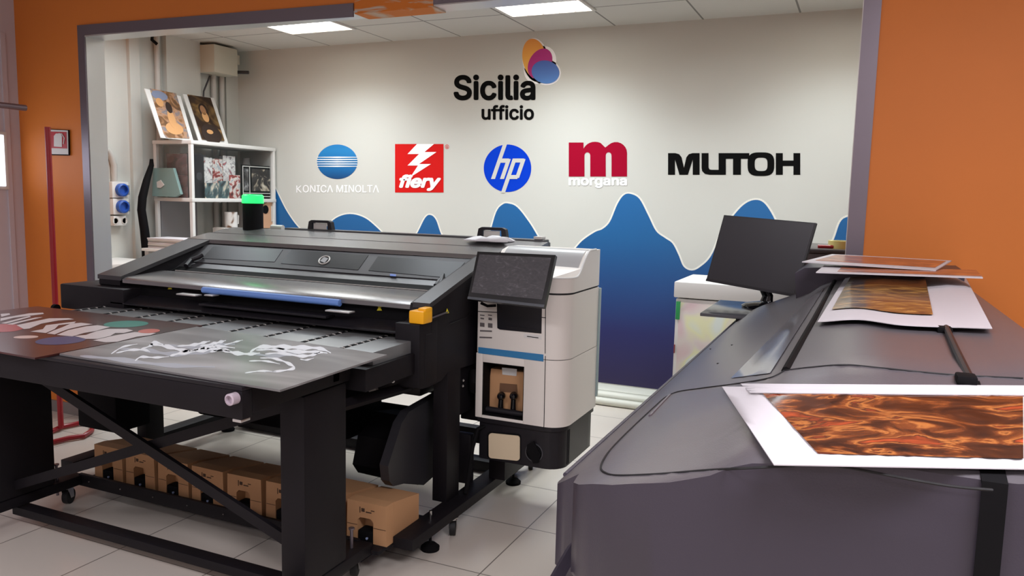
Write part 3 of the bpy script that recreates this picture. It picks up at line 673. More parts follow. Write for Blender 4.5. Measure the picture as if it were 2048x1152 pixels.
# windows in the hood slope
o = Vector((0, 2.93, 1.0)); n = Vector((0, -.108, .2)).normalized()
def onw(x, y, l=.0): return atp(x, y, o + n * l, n)
MB().slab([onw(*q, .001) for q in ((411, 490), (950, 520), (905, 562), (383, 524))], n, .003).build('window_frame', GREYF, t)
for q4 in (((427, 493), (566, 499), (549, 524), (404, 517)), ((583, 500), (737, 511), (716, 540), (562, 527)), ((756, 513), (930, 525), (900, 556), (737, 541))):
    MB().slab([onw(*q, .0045) for q in q4], n, .0012).build('hood_window', GLASSD, t)
rg = MB(); R_ = [onw(x, y, .007) for x, y in ell(648.5, 520, 11.5, 7, -.42, 24, 0)]
rg.tube(R_, .0035, 6, closed=True); rg.build('round_emblem', WHITEP, t)
MB().slab([onw(*q, .007) for q in ((640, 522), (648, 514), (657, 517), (649, 526))], n, .0008).build('emblem_centre', mat('emblem_grey', (130, 130, 132), .4), t)
MB().slab([onw(*q, .006) for q in ((780, 548), (792, 549), (792, 553), (780, 552))], n, .001).build('blue_label', mat('label_blue', (40, 90, 180), .4), t)
# hinge hooks at both ends of the slot
for s_, pts in ((1, ((872, 572), (880, 562), (888, 552), (884, 562), (878, 574))), (0, ((372, 532), (382, 520), (398, 514), (404, 510)))):
    MB().tube([onw(x, y, .02) for x, y in pts], .012, 10).build('lid_hinge', BLK2, t)
lv = [atz(x, y, 1.0) for x, y in ((354, 535), (386, 529))]; MB().tube(lv, .006, 8).build('latch_lever', STEEL, t)
# lid
lid = [(2.598, .955), (2.598, .972), (2.615, .981), (2.83, .997), (2.846, .990), (2.846, .965), (2.63, .945)]
MB().prism(lid, 0, -3.17, -1.583).build('front_lid', LIDM, t)
MB().prism([(2.85, .975), (2.85, .993), (2.885, .993), (2.938, 1.009), (2.938, .99)], 0, -3.17, -1.59).build('lid_recess_shade', BLKD, t)  # matte black slab standing in for the shade of the recess behind the lid
MB().tube([(-3.1, 2.846, .999), (-1.6, 2.846, .999)], .0025, 6).build('lid_edge_strip', STEEL, t)
MB().box(-3.17, -1.59, 2.63, 2.88, .875, .962).build('front_panel', BLKD, t)
MB().prism([(2.625, .90), (2.56, .885), (2.53, .872), (2.53, .866), (2.57, .862), (2.64, .862)], 0, -3.17, -1.59).build('lower_lip', BLK2, t)
P0, P1 = aty(407, 580, 2.59), aty(680, 606, 2.59)
MB().tube([P0, P1], .0145, 14).build('blue_bar', BLUEB, t)
MB().box(P0.x + .02, -1.95, 2.54, 2.6, .895, .905, .002).build('bar_shelf', BLK2, t)
for a, b, y_ in (((650, 620), (698, 626), 2.53), ((352, 586), (390, 592), 2.53), ((408, 590), (425, 592), 2.55)):
    p, q = aty(*a, y_), aty(*b, y_); MB().box(p.x, q.x, y_, y_ + .04, min(p.z, q.z) - .003, min(p.z, q.z) + .003, .001).build('latch', STEEL, t)
def tri(px, py, w, h, y_):
    return MB().slab([aty(px, py - h / 2, y_), aty(px + w / 2, py + h / 2, y_), aty(px - w / 2, py + h / 2, y_)], (0, -1, 0), .001)
tri(759, 616, 10, 10, 2.628).build('warning_sticker', YELS, t); tri(340, 574, 8, 9, 2.628).build('warning_sticker', YELS, t)
q = [atz(x, y, .893) for x, y in ((741, 632), (752, 630), (752, 634))]; MB().slab(q, (0, 0, 1), .002).build('warning_sticker', YELS, t)
q = [atz(x, y, .893) for x, y in ((320, 589), (327, 586), (329, 588), (322, 591))]; MB().slab(q, (0, 0, 1), .002).build('warning_sticker', YELS, t)
q = [atx(x, y, XB + .004) for x, y in ((894, 617), (898, 626), (891, 627))]; MB().slab(q, (1, 0, 0), .001).build('warning_sticker', YELS, t)
# yellow button housing
a, b = aty(817, 640, 2.53), aty(849, 640, 2.53)
y_ = MB(); y_.box(a.x, a.x + .066, 2.53, 2.60, .912, .962, .008); y_.box(a.x + .03, a.x + .066, 2.545, 2.60, .95, .973, .008); y_.build('yellow_button_box', YEL, t)
# handles along the rear
for xa_, xb_ in ((-2.80, -2.63), (-1.755, -1.585)):
    h = MB(); zz = 1.182; yy = 3.5
    h.prism([(xa_, zz), (xa_ + .012, zz + .058), (xa_ + .03, zz + .066), (xb_ - .03, zz + .066), (xb_ - .012, zz + .058), (xb_, zz), (xb_ - .03, zz), (xb_ - .034, zz + .052), (xa_ + .034, zz + .052), (xa_ + .03, zz)], 1, yy - .015, yy + .015)
    hd = h.build('lift_handle', BLK2, t)
    MB().box(xa_ + .036, xb_ - .045, yy - .004, yy - .002, zz + .004, zz + .05).build('label_plate', WHITEP, hd)
# tower light
lx = -3.15
lt = MB(); lt.lathe((lx, 3.45, 1.17), [(.062, 0), (.062, .004), (.056, .01), (.056, .16)], 28); lo_ = lt.build('signal_light_base', BLKD, t)
MB().lathe((lx, 3.45, 1.33), [(.059, 0), (.06, .006), (.059, .042), (.05, .05)], 28).build('signal_light_lens', GREENE, lo_)
area_g = bpy.data.lights.new('signal_glow', 'POINT'); area_g.energy = .25; area_g.color = (.1, 1, .35); area_g.shadow_soft_size = .05
og = bpy.data.objects.new('signal_glow', area_g); og.location = (lx, 3.37, 1.36); COL.objects.link(og)
# bed
BZ = .846
MB().box(-3.24, -1.54, 2.27, 2.9, .79, BZ, .003).build('print_bed', BEDM, t)
MB().box(-3.26, -1.522, 2.20, 2.9, .72, .80, .004).build('bed_frame', BLK, t)
MB().box(-3.2, -1.6, 2.66, 2.70, BZ, BZ + .008, .003).build('bed_rail', STEEL, t)
strips = [((155, 626), (222, 612)), ((208, 630), (282, 617)), ((278, 637), (345, 624)), ((340, 646), (405, 632)), ((385, 658), (467, 641)), ((440, 667), (537, 648)), ((518, 676), (612, 655)), ((592, 687), (688, 663)), ((685, 695), (770, 673))]
xs0 = atz(222, 612, BZ).x; xs1 = atz(770, 673, BZ).x
for i in range(9):
    x_ = xs0 + (xs1 - xs0) * i / 8
    s_ = MB(); r_ = MB()
    for k in range(10):
        yy = 2.25 + k * .04
        s_.box(x_ - .008, x_ + .008, yy, yy + .028, BZ - .002, BZ + .0025, .001)
        r_.cyl((x_ - .006, yy + .034, BZ + .001), (x_ + .006, yy + .034, BZ + .001), .0022, 8)
    so = s_.build('slot_row', BLKD, t); ro = r_.build('roller_row', WHITEP, so)
# frame below: columns, feet, stretchers
for xa_, xb_ in ((-3.30, -3.235), (-1.575, -1.507)):
    MB().box(xa_, xb_, 2.76, 2.87, .125, .69, .003).build('column', BLK, t)
    MB().box(xa_, xb_, 3.38, 3.50, .125, .69, .003).build('column', BLK, t)
for xa_, xb_ in ((-3.36, -3.275), (-1.527, -1.442)):
    fo = MB().box(xa_, xb_, 2.385, 4.0, .085, .127, .002).build('foot_beam', BLK, t)
    for yy in (2.59, 3.40):
        MB().lathe(((xa_ + xb_) / 2 + .0, yy, 0), [(.037, 0), (.038, .012), (.022, .026), (.006, .03), (.006, .09)], 20).build('levelling_foot', BLKD, t)
        MB().cyl(((xa_ + xb_) / 2, yy, .03), ((xa_ + xb_) / 2, yy, .16), .006, 10).build('foot_bolt', CHROME, t)
def caster(x_, y_, par, r_=.032, zt=.085, ang=.4):
    M = Matrix.Translation((x_, y_, 0)) @ Matrix.Rotation(ang, 4, 'Z')
    wv_ = MB(); wv_.tube([M @ Vector((-.012, .012, r_)), M @ Vector((.012, .012, r_))], r_, 20); c_ = wv_.build('caster_wheel', RUB, par)
    fk = MB()
    for s in (-.017, .017): fk.slab([M @ Vector((s, .024, r_ - .006)), M @ Vector((s, 0, r_ - .006)), M @ Vector((s, -.02, r_ * 2 + .01)), M @ Vector((s, .02, r_ * 2 + .01))], M.to_3x3() @ Vector((1, 0, 0)), .002)
    fk.tube([M @ Vector((0, 0, r_ * 2 + .006)), M @ Vector((0, 0, r_ * 2 + .016))], .024, 14)
    fk.tube([M @ Vector((0, 0, r_ * 2 + .01)), M @ Vector((0, 0, zt + .03))], .006, 10)
    fk.build('caster_fork', CHROME, c_)
caster(-1.465, 2.74, t, .034); caster(-1.485, 3.62, t, .03); caster(-3.32, 2.72, t, .03)
MB().box(-3.3, -1.52, 3.46, 3.54, .01, .062, .003).build('stretcher', BLK, t)
MB().box(-3.3, -1.52, 3.56, 3.62, .115, .195, .003).build('stretcher', BLK, t)
MB().tube([(-3.2, 3.1, .345), (-1.66, 3.1, .345)], .06, 20).build('take_up_roll', BLKD, t)
MB().box(-3.3, -1.52, 3.25, 3.34, .44, .52, .004).build('stretcher', BLK, t)
MB().box(-3.2, -1.62, 2.75, 3.3, .60, .70, .01).build('electronics_tray', BLK2, t)
MB().prism([(2.505, .345), (2.60, .49), (2.655, .525), (2.95, .545), (2.97, .20), (2.78, .175), (2.62, .235), (2.545, .25), (2.515, .28)], 0, -1.668, -1.628).build('take_up_cover', mat('cover_grey', (46, 45, 49), .45), t)
tq = [(705, 928), (716, 870), (737, 845), (745, 822), (790, 818), (800, 850), (778, 950), (760, 955), (716, 945)]
T1 = [atx(x, y, -1.93) for x, y in tq]
MB().slab(T1, (1, 0, 0), .2).build('take_up_inner_cover', BLKD, t)
p1 = aty(725, 790, 2.9); 
MB().box(-1.97, -1.72, 2.9, 3.05, .52, .60, .01).build('motor_box', BLK2, t)
bx_ = aty(747, 780, 2.88); MB().cyl((bx_.x, 2.89, bx_.z), (bx_.x, 2.87, bx_.z), .02, 16).build('white_cap', WHITEP, t)
for px, py in ((927, 761), (926, 772), (787, 763), (831, 769)):
    p = atx(px, py, XB + .006) if px > 900 else atx(px, py, XB - .02)
    MB().lathe((p.x, p.y, p.z), [(.006, -.004), (.006, 0), (.003, .003)], 10, 0).build('bolt', CHROME, t)
MB().box(-1.6, -1.507, 3.05, 3.2, .40, .60, .008).build('pump_box', BLK2, t)
MB().tube([(-1.50, 3.0, .64), (-1.49, 2.98, .60), (-1.50, 3.0, .56)], .03, 12).build('fan_knob', BLKD, t)
MB().tube([(-1.42, 2.98, .42), (-1.46, 2.95, .40), (-1.475, 2.93, .32), (-1.478, 2.9, .2), (-1.48, 2.88, .13)], .009, 10).build('cable', BLKD, t)
MB().box(-1.60, -1.52, 3.0, 3.04, .12, .35, .01).build('inner_plate', BLK2, t)
MB().box(-1.56, -1.53, 2.87, 3.38, .46, .69, .004).build('rear_plate', BLK, t)
MB().box(-3.47, -3.20, 2.56, 2.76, .225, .80, .015).build('left_drive_box', BLKD, t)
MB().box(-2.85, -1.98, 2.72, 3.0, .33, .70, .02).build('under_bed_block', BLKD, t)  # invented matte black block, added to fill the dark space under the bed
# ink box tray between table and printer
tr = MB(); tr.box(-3.12, -1.535, 2.30, 2.66, .085, .10, .002); tr.box(-3.12, -1.62, 2.295, 2.31, .075, .13, .002)
tr.build('ink_box_tray', BLK, t)
sc_ = MB()
for k in range(8): sc_.lathe((-3.05 + k * .195, 2.293, .105), [(.004, 0), (.003, -.003), (.001, -.003)], 8, 1)
sc_.build('tray_screws', CHROME, t)

# ------------------------------------------------------------------ ink boxes (eight)
bp_ = None
def make_box():
    W_, D_, H_ = .178, .235, .155
    r = thing('ink_box', (0, 0, 0), '', 'cardboard box', 'brown boxes in the row under the printer')
    m_ = MB()
    nw, nh = .070, .094; cxn = -.005
    # front with arched notch, extruded back
    m_.prism([(-W_ / 2, 0), (cxn - nw / 2, 0), (cxn - nw / 2, nh - .012), (cxn - nw / 2 + .012, nh), (cxn + nw / 2 - .012, nh), (cxn + nw / 2, nh - .012), (cxn + nw / 2, 0), (W_ / 2, 0), (W_ / 2 - .003, H_), (-W_ / 2 + .003, H_)], 1, 0, .05)
    m_.prism([(.0501, 0), (D_, .022), (D_, H_ - .03), (.0501, H_)], 0, -W_ / 2 + .002, W_ / 2 - .002)
    b = m_.build('carton', CARD, r)
    MB().box(cxn - nw / 2 + .003, cxn + nw / 2 - .003, -.002, .049, -.02, .045, .006).build('valve_holder', BLKD, r)
    MB().lathe((cxn + .012, -.004, .02), [(.004, 0), (.005, -.006), (.001, -.008)], 10, 1).build('tap', mat('tap_blue_grey', (150, 165, 200), .3), r)
    s_ = MB(); s_.box(-W_ / 2 + .004, cxn - nw / 2 - .001, -.0012, 0, .062, .0635); s_.box(cxn + nw / 2 + .001, W_ / 2 - .004, -.0012, 0, .062, .0635)
    s_.box(-.03, -.027, -.0012, 0, .112, .135); s_.box(-.022, -.008, -.0012, 0, .118, .131); s_.box(-.002, .022, -.0012, 0, .117, .121); s_.box(.02, .035, -.0012, 0, .126, .129)
    s_.build('printed_marks', CARDD, r)
    return r
def dup(root, loc, rz, label):
    r = root.copy(); COL.objects.link(r); r.location = loc; r.rotation_euler = (0, 0, rz); r['label'] = label
    for ch in list(root.children):
        c = ch.copy(); COL.objects.link(c); c.parent = r
    return r
places = ['leftmost brown box in the row under the printer', 'second brown box from the left in the row', 'third brown box from the left, under the crossed braces', 'fourth brown box from the left, behind the falling brace', 'fifth brown box from the left in the row', 'brown box half hidden by the left edge of the table leg', 'brown box mostly hidden behind the right table leg', 'brown box at the right end of the row, its side face showing']
proto = make_box()
for k in range(8):
    loc = (-3.082 + k * .1965 + .089, 2.345 + random.uniform(-.004, .004), .101)
    if k == 0: proto.location = loc; proto['label'] = places[0]
    else: dup(proto, loc, random.uniform(-.02, .02), places[k])

# ------------------------------------------------------------------ extension table
t = thing('extension_table', (-2.35, 1.95, 0), 'black steel table carrying the printed boards in front of the printer', 'table')
TX0, TX1, TY0, TY1, TZ = -3.3, -1.57, 1.665, 2.13, .848
MB().box(TX0, TX1, TY0, TY0 + .04, .752, TZ - .012, .004).build('front_beam', BLK, t)
MB().box(TX0, TX1, TY1 - .05, TY1 - .01, .77, TZ - .012, .004).build('rear_beam', BLK, t)
MB().box(TX1 - .04, TX1, TY0 + .04, TY1 + .05, .762, TZ - .012, .004).build('side_beam', BLK, t)
MB().box(TX0, TX0 + .04, TY0 + .04, TY1 + .05, .762, TZ - .012, .004).build('side_beam', BLK, t)
MB().box(TX0 - .004, TX1 + .0, TY0 + .0, TY1 + .06, TZ - .012, TZ, .003).build('table_top', BLK2, t)
for xa_, xb_, yb_ in ((-1.668, -1.568, 2.155), (-3.20, -3.10, 2.175)):
    MB().box(xa_, xb_, 1.93, yb_, .125, .76, .012).build('leg', BLK, t)
    MB().box(xa_, xb_ + .001, 1.72, 2.31, .083, .125, .004).build('foot_beam', BLK, t)
MB().box(-3.15, -1.60, 2.012, 2.068, .04, .075, .003).build('floor_beam', BLK, t)
def bar(a, b, w, h, name, m_=BLK):
    a = Vector(a); b = Vector(b); d = (b - a).normalized(); u = Vector((0, 1, 0)); v = d.cross(u).normalized()
    P_ = [a + v * h + u * w, a - v * h + u * w, a - v * h - u * w, a + v * h - u * w]; MB().hexa(P_, [p + (b - a) for p in P_]).build(name, m_, t)
bar((-3.10, 2.0, .178), (-1.66, 2.0, .712), .008, .019, 'cross_brace'); bar((-3.10, 1.98, .734), (-1.66, 1.98, .236), .008, .019, 'cross_brace')
kn = aty(474, 795, TY0); MB().lathe((kn.x, TY0, kn.z), [(.013, 0), (.017, -.004), (.017, -.03), (.012, -.032), (.011, -.02), (.001, -.02)], 22, 1).build('adjusting_knob', mat('knob_pale', (190, 176, 186), .4), t)
pb_ = aty(474, 840, TY0 + .01); MB().box(pb_.x - .01, pb_.x + .022, TY0 + .002, TY0 + .04, .742, .751, .002).build('latch_plate', STEEL, t)
a = aty(682, 812, 2.2); 
dq = [atx(682, 812, -1.60), atx(822, 772, -1.60)]; MB().tube(dq, .022, 4).build('link_bar', BLK, t)
for x_, y_ in ((-1.62, 2.27), (-3.14, 2.25), (-3.14, 1.77), (-1.62, 1.77)): caster(x_, y_, t, .034)
for x_, y_ in ((-3.13, 2.20), (-1.61, 2.24)):
    b_ = MB(); b_.cyl((x_, y_, .06), (x_, y_, .20), .006, 10); b_.lathe((x_, y_, .195), [(.011, 0), (.011, .006)], 10); b_.build('height_bolt', STEELD, t)

# ------------------------------------------------------------------ printed boards on the table
PZ = .855
def brd(corners, z0, th, name, m_, label, cat='printed board'):
    P_ = [atz(x, y, z0 + th) if not isinstance(x, Vector) else x for x, y in corners]
    return P_
smk = ramp_mat('board_grey_print', [(.2, (92, 91, 92)), (.45, (122, 120, 120)), (.6, (158, 156, 156)), (.8, (196, 194, 198))], (1.0, 3.2, 1), .6, 2, .34, 1.6)
tb = thing('printed_board', (-1.92, 1.95, .849), 'grey printed board with a white smoky shape at the front of the table', 'printed board')
Q = [(-2.378, 1.70), (-1.440, 1.672), (-1.452, 2.225), (-2.408, 2.31)]
MB().slab([(x, y, .849) for x, y in Q], (0, 0, 1), .006).build('board', smk, tb)
ta = thing('printed_board', (-2.9, 2.0, .849), 'dark red-brown printed board with white lettering shapes and coloured ovals', 'printed board')
Q = [(-3.44, 1.66), (-2.384, 1.62), (-2.414, 2.345), (-3.41, 2.34)]
redm = ramp_mat('board_brown_print', [(.3, (40, 28, 30)), (.5, (70, 34, 30)), (.7, (82, 36, 30))], (1.2, 1.2, 1), .4, 2, .3, 1.5, coat=.2)
MB().slab([(x, y, .849) for x, y in Q], (0, 0, 1), .006).build('board', redm, ta)
SMOKE = mat('smoke_white', (246, 250, 255), .3); SMOKE2 = mat('smoke_grey', (176, 180, 190), .3)
def ribbon(pts, w0, name, m_, par, z=.8556, n=5):
    pts = smooth_poly([(p[0], p[1]) for p in pts], n); N = len(pts)
    W = []; mb = MB(); L_ = []; R_ = []
    for i, p in enumerate(pts):
        a = pts[max(i - 1, 0)]; b = pts[min(i + 1, N - 1)]; dx, dy = b[0] - a[0], b[1] - a[1]; l = math.hypot(dx, dy) or 1
        w = w0 * (math.sin(math.pi * (i + .6) / (N + .2)) ** .7) * (.8 + .35 * math.sin(i * 1.3))
        nx, ny = -dy / l * w * 1.0, dx / l * w
        L_.append(mb.bm.verts.new(atz(p[0] + nx, p[1] + ny, z))); R_.append(mb.bm.verts.new(atz(p[0] - nx, p[1] - ny, z)))
    for i in range(N - 1): mb.bm.faces.new((L_[i], L_[i + 1], R_[i + 1], R_[i]))
    return mb.build(name, m_, par, smooth=0)
g2 = [[(240, 698), (290, 700), (340, 708), (400, 705), (450, 697)], [(330, 690), (380, 694), (430, 690), (470, 688)], [(500, 705), (540, 712), (580, 708), (610, 700)], [(160, 712), (230, 718), (330, 730), (430, 734)]]
for g in g2: ribbon(g, 5, 'smoke_haze', SMOKE2, ta if False else tb, .8554)
wis = [([(222, 708), (245, 694), (275, 688)], 1.3), ([(232, 706), (262, 700), (290, 700), (300, 704)], 1.8), ([(270, 722), (282, 714), (310, 715), (338, 713)], 1.8), ([(282, 698), (300, 692), (308, 684), (330, 690)], 2.2), ([(300, 688), (330, 692), (362, 700), (392, 702)], 3),
       ([(340, 712), (362, 706), (400, 700), (430, 698), (460, 702)], 3.5), ([(355, 692), (384, 690), (404, 686), (420, 682)], 2.2), ([(400, 692), (424, 688), (440, 684), (452, 681)], 2.4), ([(420, 704), (446, 700), (470, 706), (500, 708), (520, 706)], 3), ([(385, 700), (410, 696), (432, 692), (470, 696)], 2.4),
       ([(500, 704), (520, 694), (560, 694), (600, 695), (640, 697), (662, 706)], 3.6), ([(512, 700), (550, 699), (590, 703), (630, 704), (655, 706)], 3), ([(530, 708), (560, 706), (600, 712), (625, 710), (640, 704)], 2.4), ([(520, 716), (548, 717), (575, 726), (588, 736), (560, 742), (528, 744)], 2.2), ([(498, 722), (530, 722), (560, 728)], 1.4),
       ([(490, 746), (520, 742), (552, 743)], 1.4), ([(448, 690), (470, 684), (486, 680)], 1.2), ([(600, 718), (612, 720), (628, 716)], 1.2)]
for pts, w_ in wis: ribbon(pts, w_ * 1.45, 'smoke_wisp', SMOKE, tb, .8557)
def oval(cx, cy, rx, ry, rot, m_, par, z=.8556, nm='printed_oval'):
    mb = MB(); mb.bm.faces.new([mb.bm.verts.new(atz(x, y, z)) for x, y in ell(cx, cy, rx, ry, rot, 32)]); return mb.build(nm, m_, par, smooth=0)
oval(252, 648, 45, 6.5, -.03, mat('print_teal', (44, 130, 116), .3), ta); oval(121, 681, 51, 8, -.06, mat('print_blue', (58, 82, 124), .3), ta)
oval(8, 656, 40, 8, -.03, mat('print_red', (176, 66, 66), .3), ta); oval(52, 674, 25, 3, -.03, mat('print_peach', (220, 190, 180), .3), ta)
oval(298, 662, 22, 4.2, -.05, mat('print_coral', (200, 104, 92), .3), ta, .8562)
LET = mat('print_letter_white', (214, 204, 204), .3)
c6 = lambda x, y: (x / 5.12, 580 + y / 5.12)
lets = [[(5, 245), (95, 238), (105, 252), (15, 275)], [(5, 290), (300, 238), (440, 232), (450, 245), (140, 285), (5, 318)], [(10, 340), (300, 265), (320, 275), (60, 345)],
        [(70, 350), (360, 282), (440, 278), (200, 335), (130, 355)], [(170, 360), (500, 290), (700, 288), (760, 300), (600, 312), (420, 345), (300, 395), (245, 400)],
        [(310, 425), (440, 400), (470, 360), (780, 322), (760, 340), (600, 360), (560, 400), (470, 440)], [(480, 445), (560, 410), (640, 380), (720, 345), (830, 335), (950, 350), (830, 370), (700, 400), (620, 430), (560, 455)],
        [(580, 460), (700, 410), (880, 372), (1000, 360), (1130, 378), (980, 420), (860, 440), (740, 475)], [(760, 470), (880, 460), (990, 420), (1100, 398), (1300, 398), (1365, 415), (1270, 440), (1180, 440), (1130, 470), (1000, 500), (880, 500)],
        [(950, 515), (1150, 470), (1380, 430), (1600, 440), (1540, 462), (1400, 478), (1200, 530), (1080, 535)]]
for L_ in lets:
    mb = MB(); P_ = [c6(*q) for q in L_]; mb.bm.faces.new([mb.bm.verts.new(atz(x, y, .8559)) for x, y in P_]); mb.build('printed_letter', LET, ta, smooth=0)
# ------------------------------------------------------------------ grey-white ink cabinet with touch screen
t = thing('ink_cabinet', (-1.27, 3.15, 0), 'grey-white ink cabinet with a tilted touch screen at the right end of the flatbed printer', 'cabinet')
KX0, KX1, KY0, KY1 = -1.476, -1.068, 2.95, 3.37
def outline(x0, x1, y0, y1, r, rb=.012, n=8):
    out = [(x0, y0 + rb), (x0 + rb * .3, y0 + rb * .3), (x0 + rb, y0)]
    for k in range(n + 1):
        a = -math.pi / 2 + math.pi / 2 * k / n; out.append((x1 - r + r * math.cos(a), y0 + r + r * math.sin(a)))
    k0 = len(out)
    for k in range(1, 7): out.append((x1, y0 + r + (y1 - rb - y0 - r) * k / 7))
    out += [(x1, y1 - rb), (x1 - rb * .3, y1 - rb * .3), (x1 - rb, y1), (x0, y1)]
    for k in range(1, 7): out.append((x0, y1 + (y0 + rb - y1) * k / 7))
    return out
def shell(ol, z0, z1, name, m_, par, topf=None):
    mb = MB(); bm = mb.bm
    A = [bm.verts.new((x, y, z0)) for x, y in ol]; B = [bm.verts.new((x, y, topf(y) if topf else z1)) for x, y in ol]
    n_ = len(ol); bm.faces.new(A)
    for i in range(n_): bm.faces.new((A[i], A[(i + 1) % n_], B[(i + 1) % n_], B[i]))
    f_ = bm.faces.new(B[::-1]); bmesh.ops.triangulate(bm, faces=[f_])
    return mb.build(name, m_, par)
OL = outline(KX0, KX1, KY0, KY1, .085)
ftop = lambda y: 1.072 + .103 * (lambda u: u * u * (3 - 2 * u))(max(0, min(1, (y - 3.06) / .17)))
# lower section with an open bay: built from a frame so that the bay is a real recess
bx0, bx1, bz0, bz1 = aty(965, 730, KY0).x, aty(1048, 745, KY0).x, aty(1005, 836, KY0).z, aty(1000, 728, KY0).z
zl0, zl1 = .452, .735
fr_ = MB()
fr_.box(KX0, bx0, KY0, KY1, zl0, zl1, .004); fr_.box(bx0, bx1, KY0, KY1, zl0, bz0, .002); fr_.box(bx0, bx1, KY0, KY1, bz1, zl1, .002)
rr = outline(bx1, KX1, KY0, KY1, .085, .001)
fr_.prism(rr, 2, zl0, zl1)
fr_.build('lower_housing', CABW, t)
MB().box(bx0, bx1, KY0 + .16, KY0 + .165, bz0, bz1).build('bay_back', BLKD, t)
fl = MB()
for a in ((bx0 + .0005, bx0 + .004, bz0, bz1), (bx1 - .004, bx1 - .0005, bz0, bz1)): fl.box(a[0], a[1], KY0 + .004, KY0 + .16, a[2], a[3])
fl.box(bx0, bx1, KY0 + .004, KY0 + .16, bz0 + .0005, bz0 + .004); fl.box(bx0, bx1, KY0 + .004, KY0 + .16, bz1 - .004, bz1 - .0005); fl.build('bay_lining', BLKD, t)
shell(OL, .738, 1.006, 'middle_housing', CABW, t)
shell(OL, 1.014, 1.1, 'top_housing', CABW, t, ftop)
ins = MB()
i2 = outline(KX0 + .004, KX1 - .004, KY0 + .004, KY1 - .004, .08)
ins.prism(i2, 2, .73, .742); ins.prism(i2, 2, 1.0, 1.02); ins.build('joint_seam', SEAM, t)
MB().grid([[(KX0 + .02, y, ftop(y) + .002), (KX1 - .02, y, ftop(y) + .002)] for y in [KY0 + .05 + .29 * k / 12 for k in range(13)]], .002).build('top_panel', mat('cabinet_top', (168, 168, 168), .35), t)
rim = [(KX1 - .004, y, ftop(y) + .002) for y in [KY0 + .06 + .30 * k / 14 for k in range(15)]]
rim = [(KX1 - .085 + .081 * math.sin(a), KY0 + .085 - .081 * math.cos(a), 1.074) for a in [math.pi / 2 * k / 6 for k in range(7)]] + rim[2:]
MB().tube(rim, .005, 8).build('top_rim', WHITE, t)
MB().box(KX1 - .012, KX1 + .006, KY1 - .01, KY1 + .012, .50, 1.0, .002).build('rear_edge', mat('edge_glass', (150, 170, 172), .3), t)
# front details
KF = lambda x, y, d=0: aty(x, y, KY0 - d)
def face(pts, d, th, name, m_, par): return MB().slab([KF(x, y, d) for x, y in pts], (0, -1, 0), th).build(name, m_, par)
face([(957, 694), (1087, 709), (1087, 723), (957, 706)], 0, .002, 'blue_strip', mat('strip_blue', (52, 122, 172), .35), t)
a, b = KF(994, 612), KF(1084, 665)
face([(994, 606), (1084, 613), (1083, 667), (1000, 659), (995, 656)], 0, .002, 'control_recess', mat('recess_black', (22, 22, 28), .3), t)
face([(1012, 652), (1068, 658), (1068, 661), (1012, 655)], .002, .003, 'recess_slot', BLK2, t)
face([(956, 622), (995, 624), (995, 625.5), (956, 623.5)], 0, .001, 'front_seam', SEAM, t); face([(1083, 634), (1092, 635), (1092, 636.5), (1083, 635.5)], 0, .001, 'front_seam', SEAM, t)
face([(1090.5, 600), (1092, 600), (1091, 707), (1089.8, 707)], 0, .001, 'front_seam', SEAM, t)
face([(1090.2, 712), (1091.5, 712), (1088.5, 858), (1087.2, 858)], 0, .001, 'front_seam', SEAM, t)
lb = face([(1048, 667), (1083, 671), (1083, 679), (1048, 675)], 0, .001, 'white_label', WHITE, t)
face([(1054, 672), (1077, 675), (1077, 676.5), (1054, 673.5)], .001, .0005, 'label_print', BLKD, lb)
GM = mat('mark_grey', (96, 90, 90), .5)
for q_ in (((960, 629, 969, 631), (976, 629, 984, 631), (961, 635, 968, 638), (977, 635, 984, 640), (960, 645, 969, 653), (976, 646, 985, 655), (960, 660, 984, 663), (959, 673, 984, 676))):
    x_0, y_0, x_1, y_1 = q_; face([(x_0, y_0), (x_1, y_0 + 1), (x_1, y_1 + 1), (x_0, y_1)], 0, .0006, 'printed_mark', GM, t)
# cardboard ink box and taps in the bay
bt = thing('ink_carton', ((bx0 + bx1) / 2, KY0 + .1, bz0), 'brown carton with a white label inside the open bay of the ink cabinet', 'cardboard box')
by = KY0 + .07
q = [aty(x, y, by) for x, y in ((982, 737), (1052, 745), (1052, 824), (974, 812))]
q[1].x = min(q[1].x, bx1 - .006); q[2].x = min(q[2].x, bx1 - .006)
MB().slab(q, (0, 1, 0), .085).build('carton', CARD, bt)
q = [aty(x, y, by - .001) for x, y in ((1004, 735), (1034, 738), (1033, 752), (1005, 749))]; MB().slab(q, (0, -1, 0), .001).build('white_label', WHITE, bt)
q = [aty(x, y, by - .001) for x, y in ((1000, 766), (1034, 769), (1035, 786), (999, 783))]; MB().slab(q, (0, -1, 0), .001).build('cut_out', mat('card_shadow', (110, 78, 54), .8), bt)  # flat patch, the shade inside the cut-out is put into its colour
vt = thing('tap_pair', ((bx0 + bx1) / 2, KY0 + .03, bz0), 'two glossy black taps in the open bay of the ink cabinet', 'taps')
GB = mat('gloss_black', (14, 14, 18), .12)
for cx_ in (1002, 1027):
    c = aty(cx_, 792, KY0 + .045); t_ = MB(); t_.lathe((c.x, KY0 + .045, c.z), [(.001, -.017), (.012, -.015), (.017, -.004), (.018, .008), (.014, .016), (.001, .018)], 20, 1)
    t_.tube([(c.x, KY0 + .045, c.z), (c.x - .002, KY0 + .05, c.z - .02), (c.x - .005, KY0 + .055, bz0 + .005)], [.014, .011, .013], 14); t_.build('tap', GB, vt)
c = aty(978, 820, KY0 + .03); MB().tube([(bx0 + .005, KY0 + .04, c.z), (bx1 - .006, KY0 + .04, c.z - .001)], .0135, 14).build('bar', BLK2, vt)
